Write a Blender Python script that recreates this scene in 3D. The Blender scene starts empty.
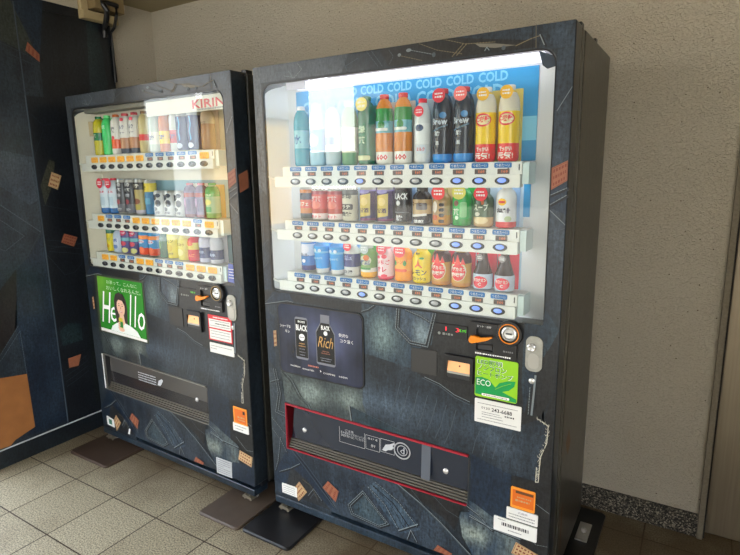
import bpy, bmesh, math, random
from mathutils import Vector, Matrix
from mathutils.geometry import tessellate_polygon

random.seed(7)
sc = bpy.context.scene
COL = sc.collection
PI = math.pi

# ------------------------------------------------------------------ camera
yaw, pitch, roll = [math.radians(v) for v in (31.6393, 11.0728, -0.8937)]
fw = Vector((-math.sin(yaw) * math.cos(pitch), math.cos(yaw) * math.cos(pitch), -math.sin(pitch)))
rt = Vector((math.cos(yaw), math.sin(yaw), 0))
up = rt.cross(fw)
rt2 = rt * math.cos(roll) + up * math.sin(roll)
up2 = -rt * math.sin(roll) + up * math.cos(roll)
cd = bpy.data.cameras.new('camera')
cam = bpy.data.objects.new('camera', cd)
COL.objects.link(cam)
cd.sensor_width = 36.0
cd.lens = 541.29 / 740 * 36
cd.clip_start = 0.02
m = Matrix((rt2, up2, -fw)).transposed().to_4x4()
m.translation = Vector((1.4756, -1.5838, 1.4449))
cam.matrix_world = m
sc.camera = cam

# ------------------------------------------------------------------ exposure, world, sun
sc.view_settings.view_transform = 'Standard'
sc.view_settings.look = 'None'
sc.view_settings.gamma = 1
sc.view_settings.use_curve_mapping = False
sc.view_settings.exposure = 0.15
SKY = 8.0
w = bpy.data.worlds.new('world')
sc.world = w
w.use_nodes = True
nt = w.node_tree
nt.nodes.clear()
wo = nt.nodes.new('ShaderNodeOutputWorld')
bg = nt.nodes.new('ShaderNodeBackground')
tc = nt.nodes.new('ShaderNodeTexCoord')
sx = nt.nodes.new('ShaderNodeSeparateXYZ')
rp = nt.nodes.new('ShaderNodeValToRGB')
rp.color_ramp.elements[0].position = 0.0
rp.color_ramp.elements[0].color = (0.96, 0.96, 0.94, 1)
rp.color_ramp.elements[1].position = 0.6
rp.color_ramp.elements[1].color = (0.70, 0.80, 0.95, 1)
nt.links.new(tc.outputs['Generated'], sx.inputs[0])
nt.links.new(sx.outputs[2], rp.inputs[0])
nt.links.new(rp.outputs[0], bg.inputs[0])
dt = nt.nodes.new('ShaderNodeVectorMath')          # the bright part of the sky, low over the street
dt.operation = 'DOT_PRODUCT'
nt.links.new(tc.outputs['Generated'], dt.inputs[0])
dt.inputs[1].default_value = Vector((-0.58, -0.80, 0.13)).normalized()
pw_ = nt.nodes.new('ShaderNodeMath')
pw_.operation = 'POWER'
pw_.use_clamp = True
nt.links.new(dt.outputs['Value'], pw_.inputs[0])
pw_.inputs[1].default_value = 60
ml_ = nt.nodes.new('ShaderNodeMath')
ml_.operation = 'MULTIPLY_ADD'
nt.links.new(pw_.outputs[0], ml_.inputs[0])
ml_.inputs[1].default_value = SKY * 0.8
ml_.inputs[2].default_value = SKY
nt.links.new(ml_.outputs[0], bg.inputs[1])
nt.links.new(bg.outputs[0], wo.inputs[0])

sd = bpy.data.lights.new('sun', 'SUN')
sd.energy = 22.0
sd.angle = math.radians(1)
sd.color = (1.0, 0.92, 0.80)
sun = bpy.data.objects.new('sun', sd)
COL.objects.link(sun)
sun.rotation_euler = Vector((-0.55, -0.22, -0.75)).to_track_quat('-Z', 'Y').to_euler()

# ------------------------------------------------------------------ materials
def lin(c):
    return tuple(((v / 255) / 12.92 if v / 255 <= 0.04045 else ((v / 255 + 0.055) / 1.055) ** 2.4) for v in c)

MATS = {}

def newmat(name):
    mt = bpy.data.materials.new(name)
    mt.use_nodes = True
    return mt, mt.node_tree.nodes, mt.node_tree.links, mt.node_tree.nodes['Principled BSDF']

def flat(name, c, rough=0.5, metal=0.0, var=0.0, scale=30, emis=0.0, spec=0.5, bump=0.0, coat=0.0, alpha=1.0):
    if name in MATS:
        return MATS[name]
    mt, N, L, b = newmat(name)
    col = lin(c)
    nz = N.new('ShaderNodeTexNoise')
    t = N.new('ShaderNodeTexCoord')
    L.new(t.outputs['Object'], nz.inputs['Vector'])
    nz.inputs['Scale'].default_value = scale
    nz.inputs['Detail'].default_value = 4
    mx = N.new('ShaderNodeMix')
    mx.data_type = 'RGBA'
    mx.inputs[6].default_value = tuple(v * (1 - var) for v in col) + (1,)
    mx.inputs[7].default_value = tuple(min(1, v * (1 + var)) for v in col) + (1,)
    L.new(nz.outputs['Fac'], mx.inputs[0])
    L.new(mx.outputs[2], b.inputs['Base Color'])
    b.inputs['Roughness'].default_value = rough
    b.inputs['Metallic'].default_value = metal
    b.inputs['Specular IOR Level'].default_value = spec
    b.inputs['Coat Weight'].default_value = coat
    b.inputs['Alpha'].default_value = alpha
    if emis:
        b.inputs['Emission Color'].default_value = col + (1,)
        b.inputs['Emission Strength'].default_value = emis
    if bump:
        bp = N.new('ShaderNodeBump')
        bp.inputs['Strength'].default_value = bump
        bp.inputs['Distance'].default_value = 0.002
        L.new(nz.outputs['Fac'], bp.inputs['Height'])
        L.new(bp.outputs[0], b.inputs['Normal'])
    MATS[name] = mt
    return mt

def denim(name, base, fade, amount=0.35, blobs=(), rough=0.29, grain=0.30, scale=6.0):
    """printed denim vinyl: cloudy dye, whisker streaks, fine grain and worn patches"""
    if name in MATS:
        return MATS[name]
    mt, N, L, b = newmat(name)
    t = N.new('ShaderNodeTexCoord')
    def noise(sc_, det, stretch=None, rot=0):
        n = N.new('ShaderNodeTexNoise')
        n.inputs['Scale'].default_value = sc_
        n.inputs['Detail'].default_value = det
        if stretch:
            mp = N.new('ShaderNodeMapping')
            mp.inputs['Scale'].default_value = stretch
            mp.inputs['Rotation'].default_value = (0, rot, 0)
            L.new(t.outputs['Object'], mp.inputs[0])
            L.new(mp.outputs[0], n.inputs['Vector'])
        else:
            L.new(t.outputs['Object'], n.inputs['Vector'])
        return n.outputs['Fac']
    def mth(op, a, b_=None, c_=None, clamp=False):
        n = N.new('ShaderNodeMath')
        n.operation = op
        n.use_clamp = clamp
        for i, v in enumerate((a, b_, c_)):
            if v is None:
                continue
            if isinstance(v, (int, float)):
                n.inputs[i].default_value = v
            else:
                L.new(v, n.inputs[i])
        return n.outputs[0]
    cloud = noise(scale, 5)
    streak = noise(14, 4, (1.0, 1.0, 0.10), 0.35)
    fine = noise(420, 2)
    midn = noise(85, 4)
    weave = noise(60, 2, (3.0, 1.0, 0.5), 0.8)
    fac = mth('MULTIPLY_ADD', mth('SUBTRACT', cloud, 0.45), 2.2 * amount, 0.12)
    fac = mth('ADD', fac, mth('MULTIPLY', mth('SUBTRACT', streak, 0.5), amount * 1.8))
    for (cx, cz, rx, rz, s) in blobs:
        vm = N.new('ShaderNodeVectorMath')
        vm.operation = 'SUBTRACT'
        L.new(t.outputs['Object'], vm.inputs[0])
        vm.inputs[1].default_value = (cx, 0, cz)
        vs = N.new('ShaderNodeVectorMath')
        vs.operation = 'MULTIPLY'
        L.new(vm.outputs[0], vs.inputs[0])
        vs.inputs[1].default_value = (1 / rx, 0, 1 / rz)
        ln = N.new('ShaderNodeVectorMath')
        ln.operation = 'LENGTH'
        L.new(vs.outputs[0], ln.inputs[0])
        f = mth('SUBTRACT', 1.0, ln.outputs['Value'], clamp=True)
        f = mth('POWER', f, 1.7)
        f = mth('MULTIPLY', f, mth('MULTIPLY_ADD', cloud, 2.4, 0.2))
        fac = mth('MULTIPLY_ADD', f, s, fac)
    fac = mth('ADD', fac, 0.0, clamp=True)
    mx = N.new('ShaderNodeMix')
    mx.data_type = 'RGBA'
    mx.inputs[6].default_value = lin(base) + (1,)
    mx.inputs[7].default_value = lin(fade) + (1,)
    L.new(fac, mx.inputs[0])
    g = mth('MULTIPLY_ADD', mth('SUBTRACT', fine, 0.5), grain * 4, 0.80)
    g = mth('MULTIPLY_ADD', mth('SUBTRACT', midn, 0.5), grain * 5, g)
    g = mth('MULTIPLY_ADD', mth('SUBTRACT', weave, 0.5), grain * 4, g)
    vm = N.new('ShaderNodeVectorMath')
    vm.operation = 'SCALE'
    L.new(mx.outputs[2], vm.inputs[0])
    L.new(g, vm.inputs['Scale'])
    L.new(vm.outputs[0], b.inputs['Base Color'])
    b.inputs['Roughness'].default_value = rough
    b.inputs['Specular IOR Level'].default_value = 0.5
    MATS[name] = mt
    return mt

def glass_mat():
    mt = bpy.data.materials.new('clear_pane')
    mt.use_nodes = True
    N, L = mt.node_tree.nodes, mt.node_tree.links
    N.clear()
    o = N.new('ShaderNodeOutputMaterial')
    tr = N.new('ShaderNodeBsdfTransparent')
    tr.inputs[0].default_value = (0.96, 0.98, 0.98, 1)
    gl = N.new('ShaderNodeBsdfGlossy')
    gl.inputs['Roughness'].default_value = 0.012
    fr = N.new('ShaderNodeFresnel')
    fr.inputs[0].default_value = 1.68
    ge = N.new('ShaderNodeNewGeometry')
    inv = N.new('ShaderNodeMath')
    inv.operation = 'SUBTRACT'
    inv.inputs[0].default_value = 1
    L.new(ge.outputs['Backfacing'], inv.inputs[1])
    mu = N.new('ShaderNodeMath')
    mu.operation = 'MULTIPLY'
    L.new(fr.outputs[0], mu.inputs[0])
    L.new(inv.outputs[0], mu.inputs[1])
    mx = N.new('ShaderNodeMixShader')
    L.new(mu.outputs[0], mx.inputs[0])
    L.new(tr.outputs[0], mx.inputs[1])
    L.new(gl.outputs[0], mx.inputs[2])
    L.new(mx.outputs[0], o.inputs[0])
    return mt

GLASS = glass_mat()

# ------------------------------------------------------------------ mesh helpers
class MB:
    def __init__(self):
        self.v, self.f, self.m, self.mats = [], [], [], []

    def mi(self, mat):
        if mat not in self.mats:
            self.mats.append(mat)
        return self.mats.index(mat)

    def add(self, verts, faces, mat):
        o, k = len(self.v), self.mi(mat)
        self.v += [tuple(p) for p in verts]
        for f in faces:
            self.f.append([o + i for i in f])
            self.m.append(k)
        return self

    def box(self, x0, x1, y0, y1, z0, z1, mat):
        vs = [(x, y, z) for z in (z0, z1) for y in (y0, y1) for x in (x0, x1)]
        fs = [(0, 2, 3, 1), (4, 5, 7, 6), (0, 1, 5, 4), (2, 6, 7, 3), (1, 3, 7, 5), (0, 4, 6, 2)]
        return self.add(vs, fs, mat)

    def prism(self, pts, y0, y1, mat, holes=()):
        """2D outline(s) in xz, front at y0 (facing -y), back at y1"""
        def ccw(p):
            a = sum(p[i][0] * p[(i + 1) % len(p)][1] - p[(i + 1) % len(p)][0] * p[i][1] for i in range(len(p)))
            return list(p) if a > 0 else list(p)[::-1]
        loops = [ccw(pts)] + [ccw(h)[::-1] for h in holes]
        tri = tessellate_polygon([[Vector((x, z, 0)) for x, z in l] for l in loops])
        flatp = [p for l in loops for p in l]
        n = len(flatp)
        fr, bk = [], []
        for t in tri:
            a, b, c = [flatp[i] for i in t]
            cr = (b[0] - a[0]) * (c[1] - a[1]) - (c[0] - a[0]) * (b[1] - a[1])
            if abs(cr) < 1e-14:
                continue
            t = tuple(t) if cr > 0 else tuple(reversed(t))
            fr.append(t)
            bk.append(tuple(i + n for i in reversed(t)))
        vs = [(x, y0, z) for x, z in flatp] + [(x, y1, z) for x, z in flatp]
        sides, o = [], 0
        for l in loops:
            k = len(l)
            for i in range(k):
                a, b = o + i, o + (i + 1) % k
                sides.append((a, a + n, b + n, b))
            o += k
        return self.add(vs, fr + bk + sides, mat)

    def flat(self, pts, y, mat):
        a = sum(pts[i][0] * pts[(i + 1) % len(pts)][1] - pts[(i + 1) % len(pts)][0] * pts[i][1] for i in range(len(pts)))
        if a < 0:
            pts = pts[::-1]
        tri = tessellate_polygon([[Vector((x, z, 0)) for x, z in pts]])
        fs = []
        for t in tri:
            p = [pts[i] for i in t]
            cr = (p[1][0] - p[0][0]) * (p[2][1] - p[0][1]) - (p[2][0] - p[0][0]) * (p[1][1] - p[0][1])
            fs.append(tuple(t) if cr > 0 else tuple(reversed(t)))
        return self.add([(x, y, z) for x, z in pts], fs, mat)

    def ribbon(self, pts, wd, y, mat, dash=None):
        segs = []
        if dash:
            on, off = dash
            pos, draw, cur = 0.0, True, [pts[0]]
            for i in range(len(pts) - 1):
                a, b = Vector(pts[i]), Vector(pts[i + 1])
                Ls = (b - a).length
                d = 0.0
                while True:
                    need = (on if draw else off) - pos
                    if d + need >= Ls:
                        pos += Ls - d
                        if draw:
                            cur.append(tuple(b))
                        break
                    d += need
                    p = a + (b - a) * (d / Ls)
                    if draw:
                        cur.append(tuple(p))
                        segs.append(cur)
                    cur = [tuple(p)]
                    draw = not draw
                    pos = 0.0
            if draw and len(cur) > 1:
                segs.append(cur)
        else:
            segs = [pts]
        for s in segs:
            for i in range(len(s) - 1):
                a, b = Vector(s[i]), Vector(s[i + 1])
                d = b - a
                if d.length < 1e-6:
                    continue
                n = Vector((-d.y, d.x)).normalized() * wd / 2
                e = d.normalized() * wd * 0.3
                q = [a - n - e, b - n + e, b + n + e, a + n - e]
                self.add([(p.x, y, p.y) for p in q], [(0, 1, 2, 3)], mat)
        return self

    def tube(self, pts, r, mat, seg=10, cap=True):
        rings = []
        n = len(pts)
        P = [Vector(p) for p in pts]
        for i in range(n):
            t = (P[min(i + 1, n - 1)] - P[max(i - 1, 0)]).normalized()
            u = t.cross(Vector((0, 0, 1)))
            if u.length < 1e-3:
                u = t.cross(Vector((0, 1, 0)))
            u.normalize()
            v = t.cross(u).normalized()
            rr = r[i] if isinstance(r, (list, tuple)) else r
            rings.append([P[i] + (u * math.cos(a) + v * math.sin(a)) * rr for a in [2 * PI * k / seg for k in range(seg)]])
        vs = [q for rg in rings for q in rg]
        fs = []
        for i in range(n - 1):
            for k in range(seg):
                a, b = i * seg + k, i * seg + (k + 1) % seg
                fs.append((a, b, b + seg, a + seg))
        if cap:
            fs.append(tuple(range(seg))[::-1])
            fs.append(tuple((n - 1) * seg + k for k in range(seg)))
        return self.add(vs, fs, mat)

    def lathe(self, prof, mat, c=(0, 0, 0), seg=28, sy=1.0, matf=None, axis='z', caps=True):
        """prof: (r, h) list; matf(h) gives the material of a ring"""
        base = len(self.v)
        for r, h in prof:
            for k in range(seg):
                a = 2 * PI * k / seg
                if axis == 'z':
                    self.v.append((c[0] + r * math.cos(a), c[1] + r * math.sin(a) * sy, c[2] + h))
                else:                                    # axis along -y, h grows towards the viewer
                    self.v.append((c[0] + r * math.cos(a), c[1] - h, c[2] + r * math.sin(a) * sy))
        for i in range(len(prof) - 1):
            mm = matf((prof[i][1] + prof[i + 1][1]) / 2) if matf else mat
            k_ = self.mi(mm)
            for k in range(seg):
                a, b = base + i * seg + k, base + i * seg + (k + 1) % seg
                self.f.append([a, b, b + seg, a + seg])
                self.m.append(k_)
        for idx, rev in ((0, True), (len(prof) - 1, False)):
            if caps and prof[idx][0] > 1e-6:
                f = [base + idx * seg + k for k in range(seg)]
                self.f.append(f[::-1] if rev else f)
                self.m.append(self.mi(matf(prof[idx][1]) if matf else mat))
        return self

    def build(self, name, parent=None, smooth=False, bevel=0.0, loc=None):
        me = bpy.data.meshes.new(name)
        me.from_pydata(self.v, [], self.f)
        for mt in self.mats:
            me.materials.append(mt)
        me.polygons.foreach_set('material_index', self.m)
        if smooth:
            me.polygons.foreach_set('use_smooth', [True] * len(me.polygons))
        me.update()
        if smooth:
            try:
                me.set_sharp_from_angle(angle=math.radians(38))
            except Exception:
                pass
        o = bpy.data.objects.new(name, me)
        COL.objects.link(o)
        if parent:
            o.parent = parent
        if loc:
            o.location = loc
        if bevel:
            md = o.modifiers.new('bevel', 'BEVEL')
            md.width = bevel
            md.segments = 3
            md.limit_method = 'ANGLE'
            md.angle_limit = math.radians(40)
        return o

def tag(o, label, cat, group=None):
    o['label'] = label
    o['category'] = cat
    if group:
        o['group'] = group
    return o

def struct(o):
    o['kind'] = 'structure'
    return o

def empty(name, loc=(0, 0, 0), rz=0.0, parent=None):
    o = bpy.data.objects.new(name, None)
    o.empty_display_size = 0.05
    o.location = loc
    o.rotation_euler = (0, 0, rz)
    COL.objects.link(o)
    if parent:
        o.parent = parent
    return o

def rrect(x0, x1, z0, z1, r, n=6):
    r = min(r, (x1 - x0) / 2.001, (z1 - z0) / 2.001)
    pts = []
    for cx, cz, a0 in ((x1 - r, z0 + r, -90), (x1 - r, z1 - r, 0), (x0 + r, z1 - r, 90), (x0 + r, z0 + r, 180)):
        for k in range(n + 1):
            a = math.radians(a0 + 90 * k / n)
            pts.append((cx + r * math.cos(a), cz + r * math.sin(a)))
    return pts

def winrect(x0, x1, z0, z1, r, n=8):
    """rounded at the top, nearly square at the bottom"""
    pts = []
    for cx, cz, a0, q in ((x1 - .008, z0 + .008, -90, .008), (x1 - r, z1 - r, 0, r), (x0 + r, z1 - r, 90, r), (x0 + .02, z0 + .02, 180, .02)):
        for k in range(n + 1):
            a = math.radians(a0 + 90 * k / n)
            pts.append((cx + q * math.cos(a), cz + q * math.sin(a)))
    return pts

def ellipse(cx, cz, rx, rz, n=24, rot=0.0):
    pts = []
    for k in range(n):
        a = 2 * PI * k / n
        x, z = rx * math.cos(a), rz * math.sin(a)
        pts.append((cx + x * math.cos(rot) - z * math.sin(rot), cz + x * math.sin(rot) + z * math.cos(rot)))
    return pts

TXT = {}

def text_geo(s, bold=0.0, shear=0.0, res=2):
    key = (s, bold, shear, res)
    if key not in TXT:
        cu = bpy.data.curves.new('t', 'FONT')
        cu.body = s
        cu.size = 1
        cu.offset = bold
        cu.shear = shear
        cu.resolution_u = res
        o = bpy.data.objects.new('t', cu)
        COL.objects.link(o)
        dg = bpy.context.evaluated_depsgraph_get()
        me = o.evaluated_get(dg).to_mesh()
        vs = [tuple(v.co) for v in me.vertices]
        fs = [tuple(p.vertices) for p in me.polygons]
        o.evaluated_get(dg).to_mesh_clear()
        bpy.data.objects.remove(o)
        bpy.data.curves.remove(cu)
        if vs:
            x0, x1 = min(v[0] for v in vs), max(v[0] for v in vs)
            y0, y1 = min(v[1] for v in vs), max(v[1] for v in vs)
        else:
            x0 = x1 = y0 = y1 = 0
        TXT[key] = (vs, fs, x0, max(x1, x0 + 1e-4), y0, max(y1, y0 + 1e-4))
    return TXT[key]

def text(mb, s, cx, cz, wd, ht, y, mat, bold=0.0, shear=0.0, rot=0.0, cyl=None, slope=0.0, res=2):
    """text fitted to a box wd x ht centred at (cx, cz); cyl=(R, axis_y) wraps it round a bottle"""
    vs, fs, x0, x1, y0, y1 = text_geo(s, bold, shear, res)
    out = []
    sxx = wd / (x1 - x0)
    szz = ht / (y1 - y0)
    for v in vs:
        x, z = (v[0] - (x0 + x1) / 2) * sxx, (v[1] - (y0 + y1) / 2) * szz
        z += slope * x
        x, z = x * math.cos(rot) - z * math.sin(rot), x * math.sin(rot) + z * math.cos(rot)
        x += cx
        z += cz
        if cyl:
            R, ay = cyl
            out.append((R * math.sin(x / R), ay - R * math.cos(x / R), z))
        else:
            out.append((x, y, z))
    fo = []
    for f in fs:
        a, b, c = out[f[0]], out[f[1]], out[f[2]]
        fo.append(f)
    mb.add(out, fo, mat)

def wrapped(mb, pts, R, ay, mat):
    """flat outline (u,z) laid on a cylinder, cut into vertical strips"""
    bm = bmesh.new()
    vs = [bm.verts.new((x, 0, z)) for x, z in pts]
    bm.faces.new(vs)
    x0, x1 = min(p[0] for p in pts), max(p[0] for p in pts)
    n = max(2, int((x1 - x0) / (R * 0.22)))
    for i in range(1, n):
        xx = x0 + (x1 - x0) * i / n
        bmesh.ops.bisect_plane(bm, geom=bm.verts[:] + bm.edges[:] + bm.faces[:], plane_co=(xx, 0, 0), plane_no=(1, 0, 0))
    bmesh.ops.triangulate(bm, faces=bm.faces[:])
    bm.verts.index_update()
    V = [(R * math.sin(v.co.x / R), ay - R * math.cos(v.co.x / R), v.co.z) for v in bm.verts]
    F = [tuple(v.index for v in f.verts) for f in bm.faces]
    bm.free()
    mb.add(V, F, mat)

# ------------------------------------------------------------------ the room
def stucco():
    mt, N, L, b = newmat('rough_plaster')
    t = N.new('ShaderNodeTexCoord')
    n1 = N.new('ShaderNodeTexNoise')
    n1.inputs['Scale'].default_value = 2.2
    n1.inputs['Detail'].default_value = 5
    n2 = N.new('ShaderNodeTexNoise')
    n2.inputs['Scale'].default_value = 105
    n2.inputs['Detail'].default_value = 5
    n2.inputs['Distortion'].default_value = 1.2
    vo = N.new('ShaderNodeTexVoronoi')
    vo.inputs['Scale'].default_value = 38
    n3 = N.new('ShaderNodeTexNoise')
    n3.inputs['Scale'].default_value = 26
    for n in (n1, n2, vo, n3):
        L.new(t.outputs['Object'], n.inputs['Vector'])
    mx = N.new('ShaderNodeMix')
    mx.data_type = 'RGBA'
    mx.inputs[6].default_value = lin((196, 187, 168)) + (1,)
    mx.inputs[7].default_value = lin((210, 202, 184)) + (1,)
    L.new(n1.outputs['Fac'], mx.inputs[0])
    # small dark pin holes in the plaster
    pv = N.new('ShaderNodeTexVoronoi')
    pv.inputs['Scale'].default_value = 30
    L.new(t.outputs['Object'], pv.inputs['Vector'])
    lt = N.new('ShaderNodeMath')
    lt.operation = 'LESS_THAN'
    lt.inputs[1].default_value = 0.075
    L.new(pv.outputs['Distance'], lt.inputs[0])
    m3 = N.new('ShaderNodeMath')
    m3.operation = 'MULTIPLY'
    gt = N.new('ShaderNodeMath')
    gt.operation = 'GREATER_THAN'
    gt.inputs[1].default_value = 0.53
    L.new(n3.outputs['Fac'], gt.inputs[0])
    L.new(gt.outputs[0], m3.inputs[0])
    L.new(lt.outputs[0], m3.inputs[1])
    m2 = N.new('ShaderNodeMix')
    m2.data_type = 'RGBA'
    L.new(m3.outputs[0], m2.inputs[0])
    L.new(mx.outputs[2], m2.inputs[6])
    m2.inputs[7].default_value = lin((105, 94, 74)) + (1,)
    L.new(m2.outputs[2], b.inputs['Base Color'])
    bp = N.new('ShaderNodeBump')
    bp.inputs['Strength'].default_value = 1.0
    bp.inputs['Distance'].default_value = 0.014
    L.new(n2.outputs['Fac'], bp.inputs['Height'])
    L.new(bp.outputs[0], b.inputs['Normal'])
    b.inputs['Roughness'].default_value = 0.9
    b.inputs['Specular IOR Level'].default_value = 0.2
    return mt

def tiles():
    mt, N, L, b = newmat('terrazzo_tile')
    t = N.new('ShaderNodeTexCoord')
    mp = N.new('ShaderNodeMapping')
    T = 0.2994
    mp.inputs['Location'].default_value = (1.3118 + 10 * T, 0.2995 + 12 * T, 0)
    L.new(t.outputs['Object'], mp.inputs[0])
    br = N.new('ShaderNodeTexBrick')
    br.offset = 0
    br.inputs['Scale'].default_value = 1
    br.inputs['Brick Width'].default_value = T
    br.inputs['Row Height'].default_value = T
    br.inputs['Mortar Size'].default_value = 0.0030
    br.inputs['Mortar Smooth'].default_value = 0.15
    br.inputs['Bias'].default_value = 0
    br.inputs['Color1'].default_value = lin((166, 157, 134)) + (1,)
    br.inputs['Color2'].default_value = lin((177, 168, 145)) + (1,)
    br.inputs['Mortar'].default_value = lin((66, 52, 38)) + (1,)
    L.new(mp.outputs[0], br.inputs['Vector'])
    sp = N.new('ShaderNodeTexNoise')
    sp.inputs['Scale'].default_value = 170
    sp.inputs['Detail'].default_value = 2
    L.new(t.outputs['Object'], sp.inputs['Vector'])
    rmp = N.new('ShaderNodeValToRGB')
    rmp.color_ramp.elements[0].position = 0.38
    rmp.color_ramp.elements[0].color = (0.22, 0.20, 0.17, 1)
    rmp.color_ramp.elements[1].position = 0.60
    rmp.color_ramp.elements[1].color = (1.15, 1.13, 1.08, 1)
    L.new(sp.outputs['Fac'], rmp.inputs[0])
    mu = N.new('ShaderNodeMix')
    mu.data_type = 'RGBA'
    mu.blend_type = 'MULTIPLY'
    mu.inputs[0].default_value = 0.75
    L.new(br.outputs['Color'], mu.inputs[6])
    L.new(rmp.outputs[0], mu.inputs[7])
    # brown grime patches
    gr = N.new('ShaderNodeTexNoise')
    gr.inputs['Scale'].default_value = 3.2
    gr.inputs['Detail'].default_value = 6
    L.new(t.outputs['Object'], gr.inputs['Vector'])
    sxyz = N.new('ShaderNodeSeparateXYZ')
    L.new(t.outputs['Object'], sxyz.inputs[0])
    mr = N.new('ShaderNodeMapRange')           # grime gathers along the wall side
    mr.inputs['From Min'].default_value = -0.34
    mr.inputs['From Max'].default_value = 0.10
    L.new(sxyz.outputs[1], mr.inputs['Value'])
    ad = N.new('ShaderNodeMath')
    ad.operation = 'MULTIPLY_ADD'
    ad.inputs[1].default_value = 0.50
    L.new(mr.outputs[0], ad.inputs[0])
    L.new(gr.outputs['Fac'], ad.inputs[2])
    r2 = N.new('ShaderNodeValToRGB')
    r2.color_ramp.elements[0].position = 0.52
    r2.color_ramp.elements[0].color = (0, 0, 0, 1)
    r2.color_ramp.elements[1].position = 1.0
    r2.color_ramp.elements[1].color = (0.85, 0.85, 0.85, 1)
    L.new(ad.outputs[0], r2.inputs[0])
    m4 = N.new('ShaderNodeMix')
    m4.data_type = 'RGBA'
    L.new(r2.outputs[0], m4.inputs[0])
    L.new(mu.outputs[2], m4.inputs[6])
    m4.inputs[7].default_value = lin((84, 68, 48)) + (1,)
    L.new(m4.outputs[2], b.inputs['Base Color'])
    bp = N.new('ShaderNodeBump')
    bp.inputs['Strength'].default_value = 0.4
    bp.inputs['Distance'].default_value = 0.002
    bp.invert = True
    L.new(br.outputs['Fac'], bp.inputs['Height'])
    L.new(bp.outputs[0], b.inputs['Normal'])
    b.inputs['Roughness'].default_value = 0.55
    b.inputs['Specular IOR Level'].default_value = 0.35
    return mt

def granite():
    mt, N, L, b = newmat('speckled_granite')
    t = N.new('ShaderNodeTexCoord')
    vo = N.new('ShaderNodeTexVoronoi')
    vo.inputs['Scale'].default_value = 210
    L.new(t.outputs['Object'], vo.inputs['Vector'])
    sep = N.new('ShaderNodeSeparateColor')
    L.new(vo.outputs['Color'], sep.inputs[0])
    r = N.new('ShaderNodeValToRGB')
    r.color_ramp.interpolation = 'CONSTANT'
    e = r.color_ramp.elements
    e[0].position = 0
    e[0].color = lin((26, 24, 22)) + (1,)
    e[1].position = 0.42
    e[1].color = lin((100, 94, 82)) + (1,)
    k = e.new(0.68)
    k.color = lin((62, 58, 52)) + (1,)
    k = e.new(0.85)
    k.color = lin((150, 143, 128)) + (1,)
    L.new(sep.outputs[0], r.inputs[0])
    L.new(r.outputs[0], b.inputs['Base Color'])
    b.inputs['Roughness'].default_value = 0.5
    return mt

WALL = stucco()
YW = 0.7216
XL = -1.4618
ZC = 2.404
struct(MB().box(XL - 0.6, 3.2, -4.5, YW + 0.2, -0.12, 0, tiles()).build('floor'))
struct(MB().box(XL - 0.15, 1.563, YW, YW + 0.15, 0, ZC, WALL).build('wall_back'))
struct(MB().box(XL - 0.15, XL, -0.53, YW, 0, ZC, WALL).build('wall_left'))
CEIL = flat('ceiling_paint', (150, 138, 110), 0.9, var=0.08, scale=4, spec=0.2)
struct(MB().box(XL - 0.5, 3.2, -4.5, YW + 0.2, ZC, ZC + 0.2, CEIL).build('ceiling'))
DULL = flat('dull_plaster', (104, 94, 80), 0.9, var=0.1, scale=3)
struct(MB().box(3.0, 3.2, -1.9, YW + 0.2, 0, ZC, DULL).build('unseen_wall_right'))  # unseen wall added to keep the right side dark
BB = MB()
BB.box(XL, 1.563, YW - 0.012, YW + 0.001, 0, 0.0974, granite())
struct(BB.build('baseboard_back', bevel=0.002))
# edge trim where the plaster stops, then the smooth metal door leaf
TR = flat('rough_edge_render', (122, 114, 98), 0.85, var=0.35, scale=120, bump=0.6)
struct(MB().box(1.563, 1.584, YW - 0.020, YW + 0.12, 0, ZC, TR).build('trim_1', bevel=0.003))
struct(MB().box(1.584, 1.590, YW - 0.004, YW + 0.12, 0, ZC, flat('dark_joint', (34, 30, 26), 0.8)).build('trim_2'))
def brushed():
    mt, N, L, b = newmat('brushed_steel')
    t = N.new('ShaderNodeTexCoord')
    mp = N.new('ShaderNodeMapping')
    mp.inputs['Scale'].default_value = (60, 60, 1.5)
    L.new(t.outputs['Object'], mp.inputs[0])
    n = N.new('ShaderNodeTexNoise')
    n.inputs['Scale'].default_value = 2
    L.new(mp.outputs[0], n.inputs['Vector'])
    r = N.new('ShaderNodeValToRGB')
    r.color_ramp.elements[0].color = lin((126, 114, 96)) + (1,)
    r.color_ramp.elements[1].color = lin((150, 138, 116)) + (1,)
    L.new(n.outputs['Fac'], r.inputs[0])
    L.new(r.outputs[0], b.inputs['Base Color'])
    b.inputs['Metallic'].default_value = 0.55
    b.inputs['Roughness'].default_value = 0.42
    return mt
struct(MB().box(1.590, 3.0, YW + 0.035, YW + 0.09, 0.004, ZC, brushed()).build('door_1', bevel=0.004))
struct(MB().box(1.563, 3.0, YW + 0.09, YW + 0.15, 0, ZC, DULL).build('trim_3'))

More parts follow.
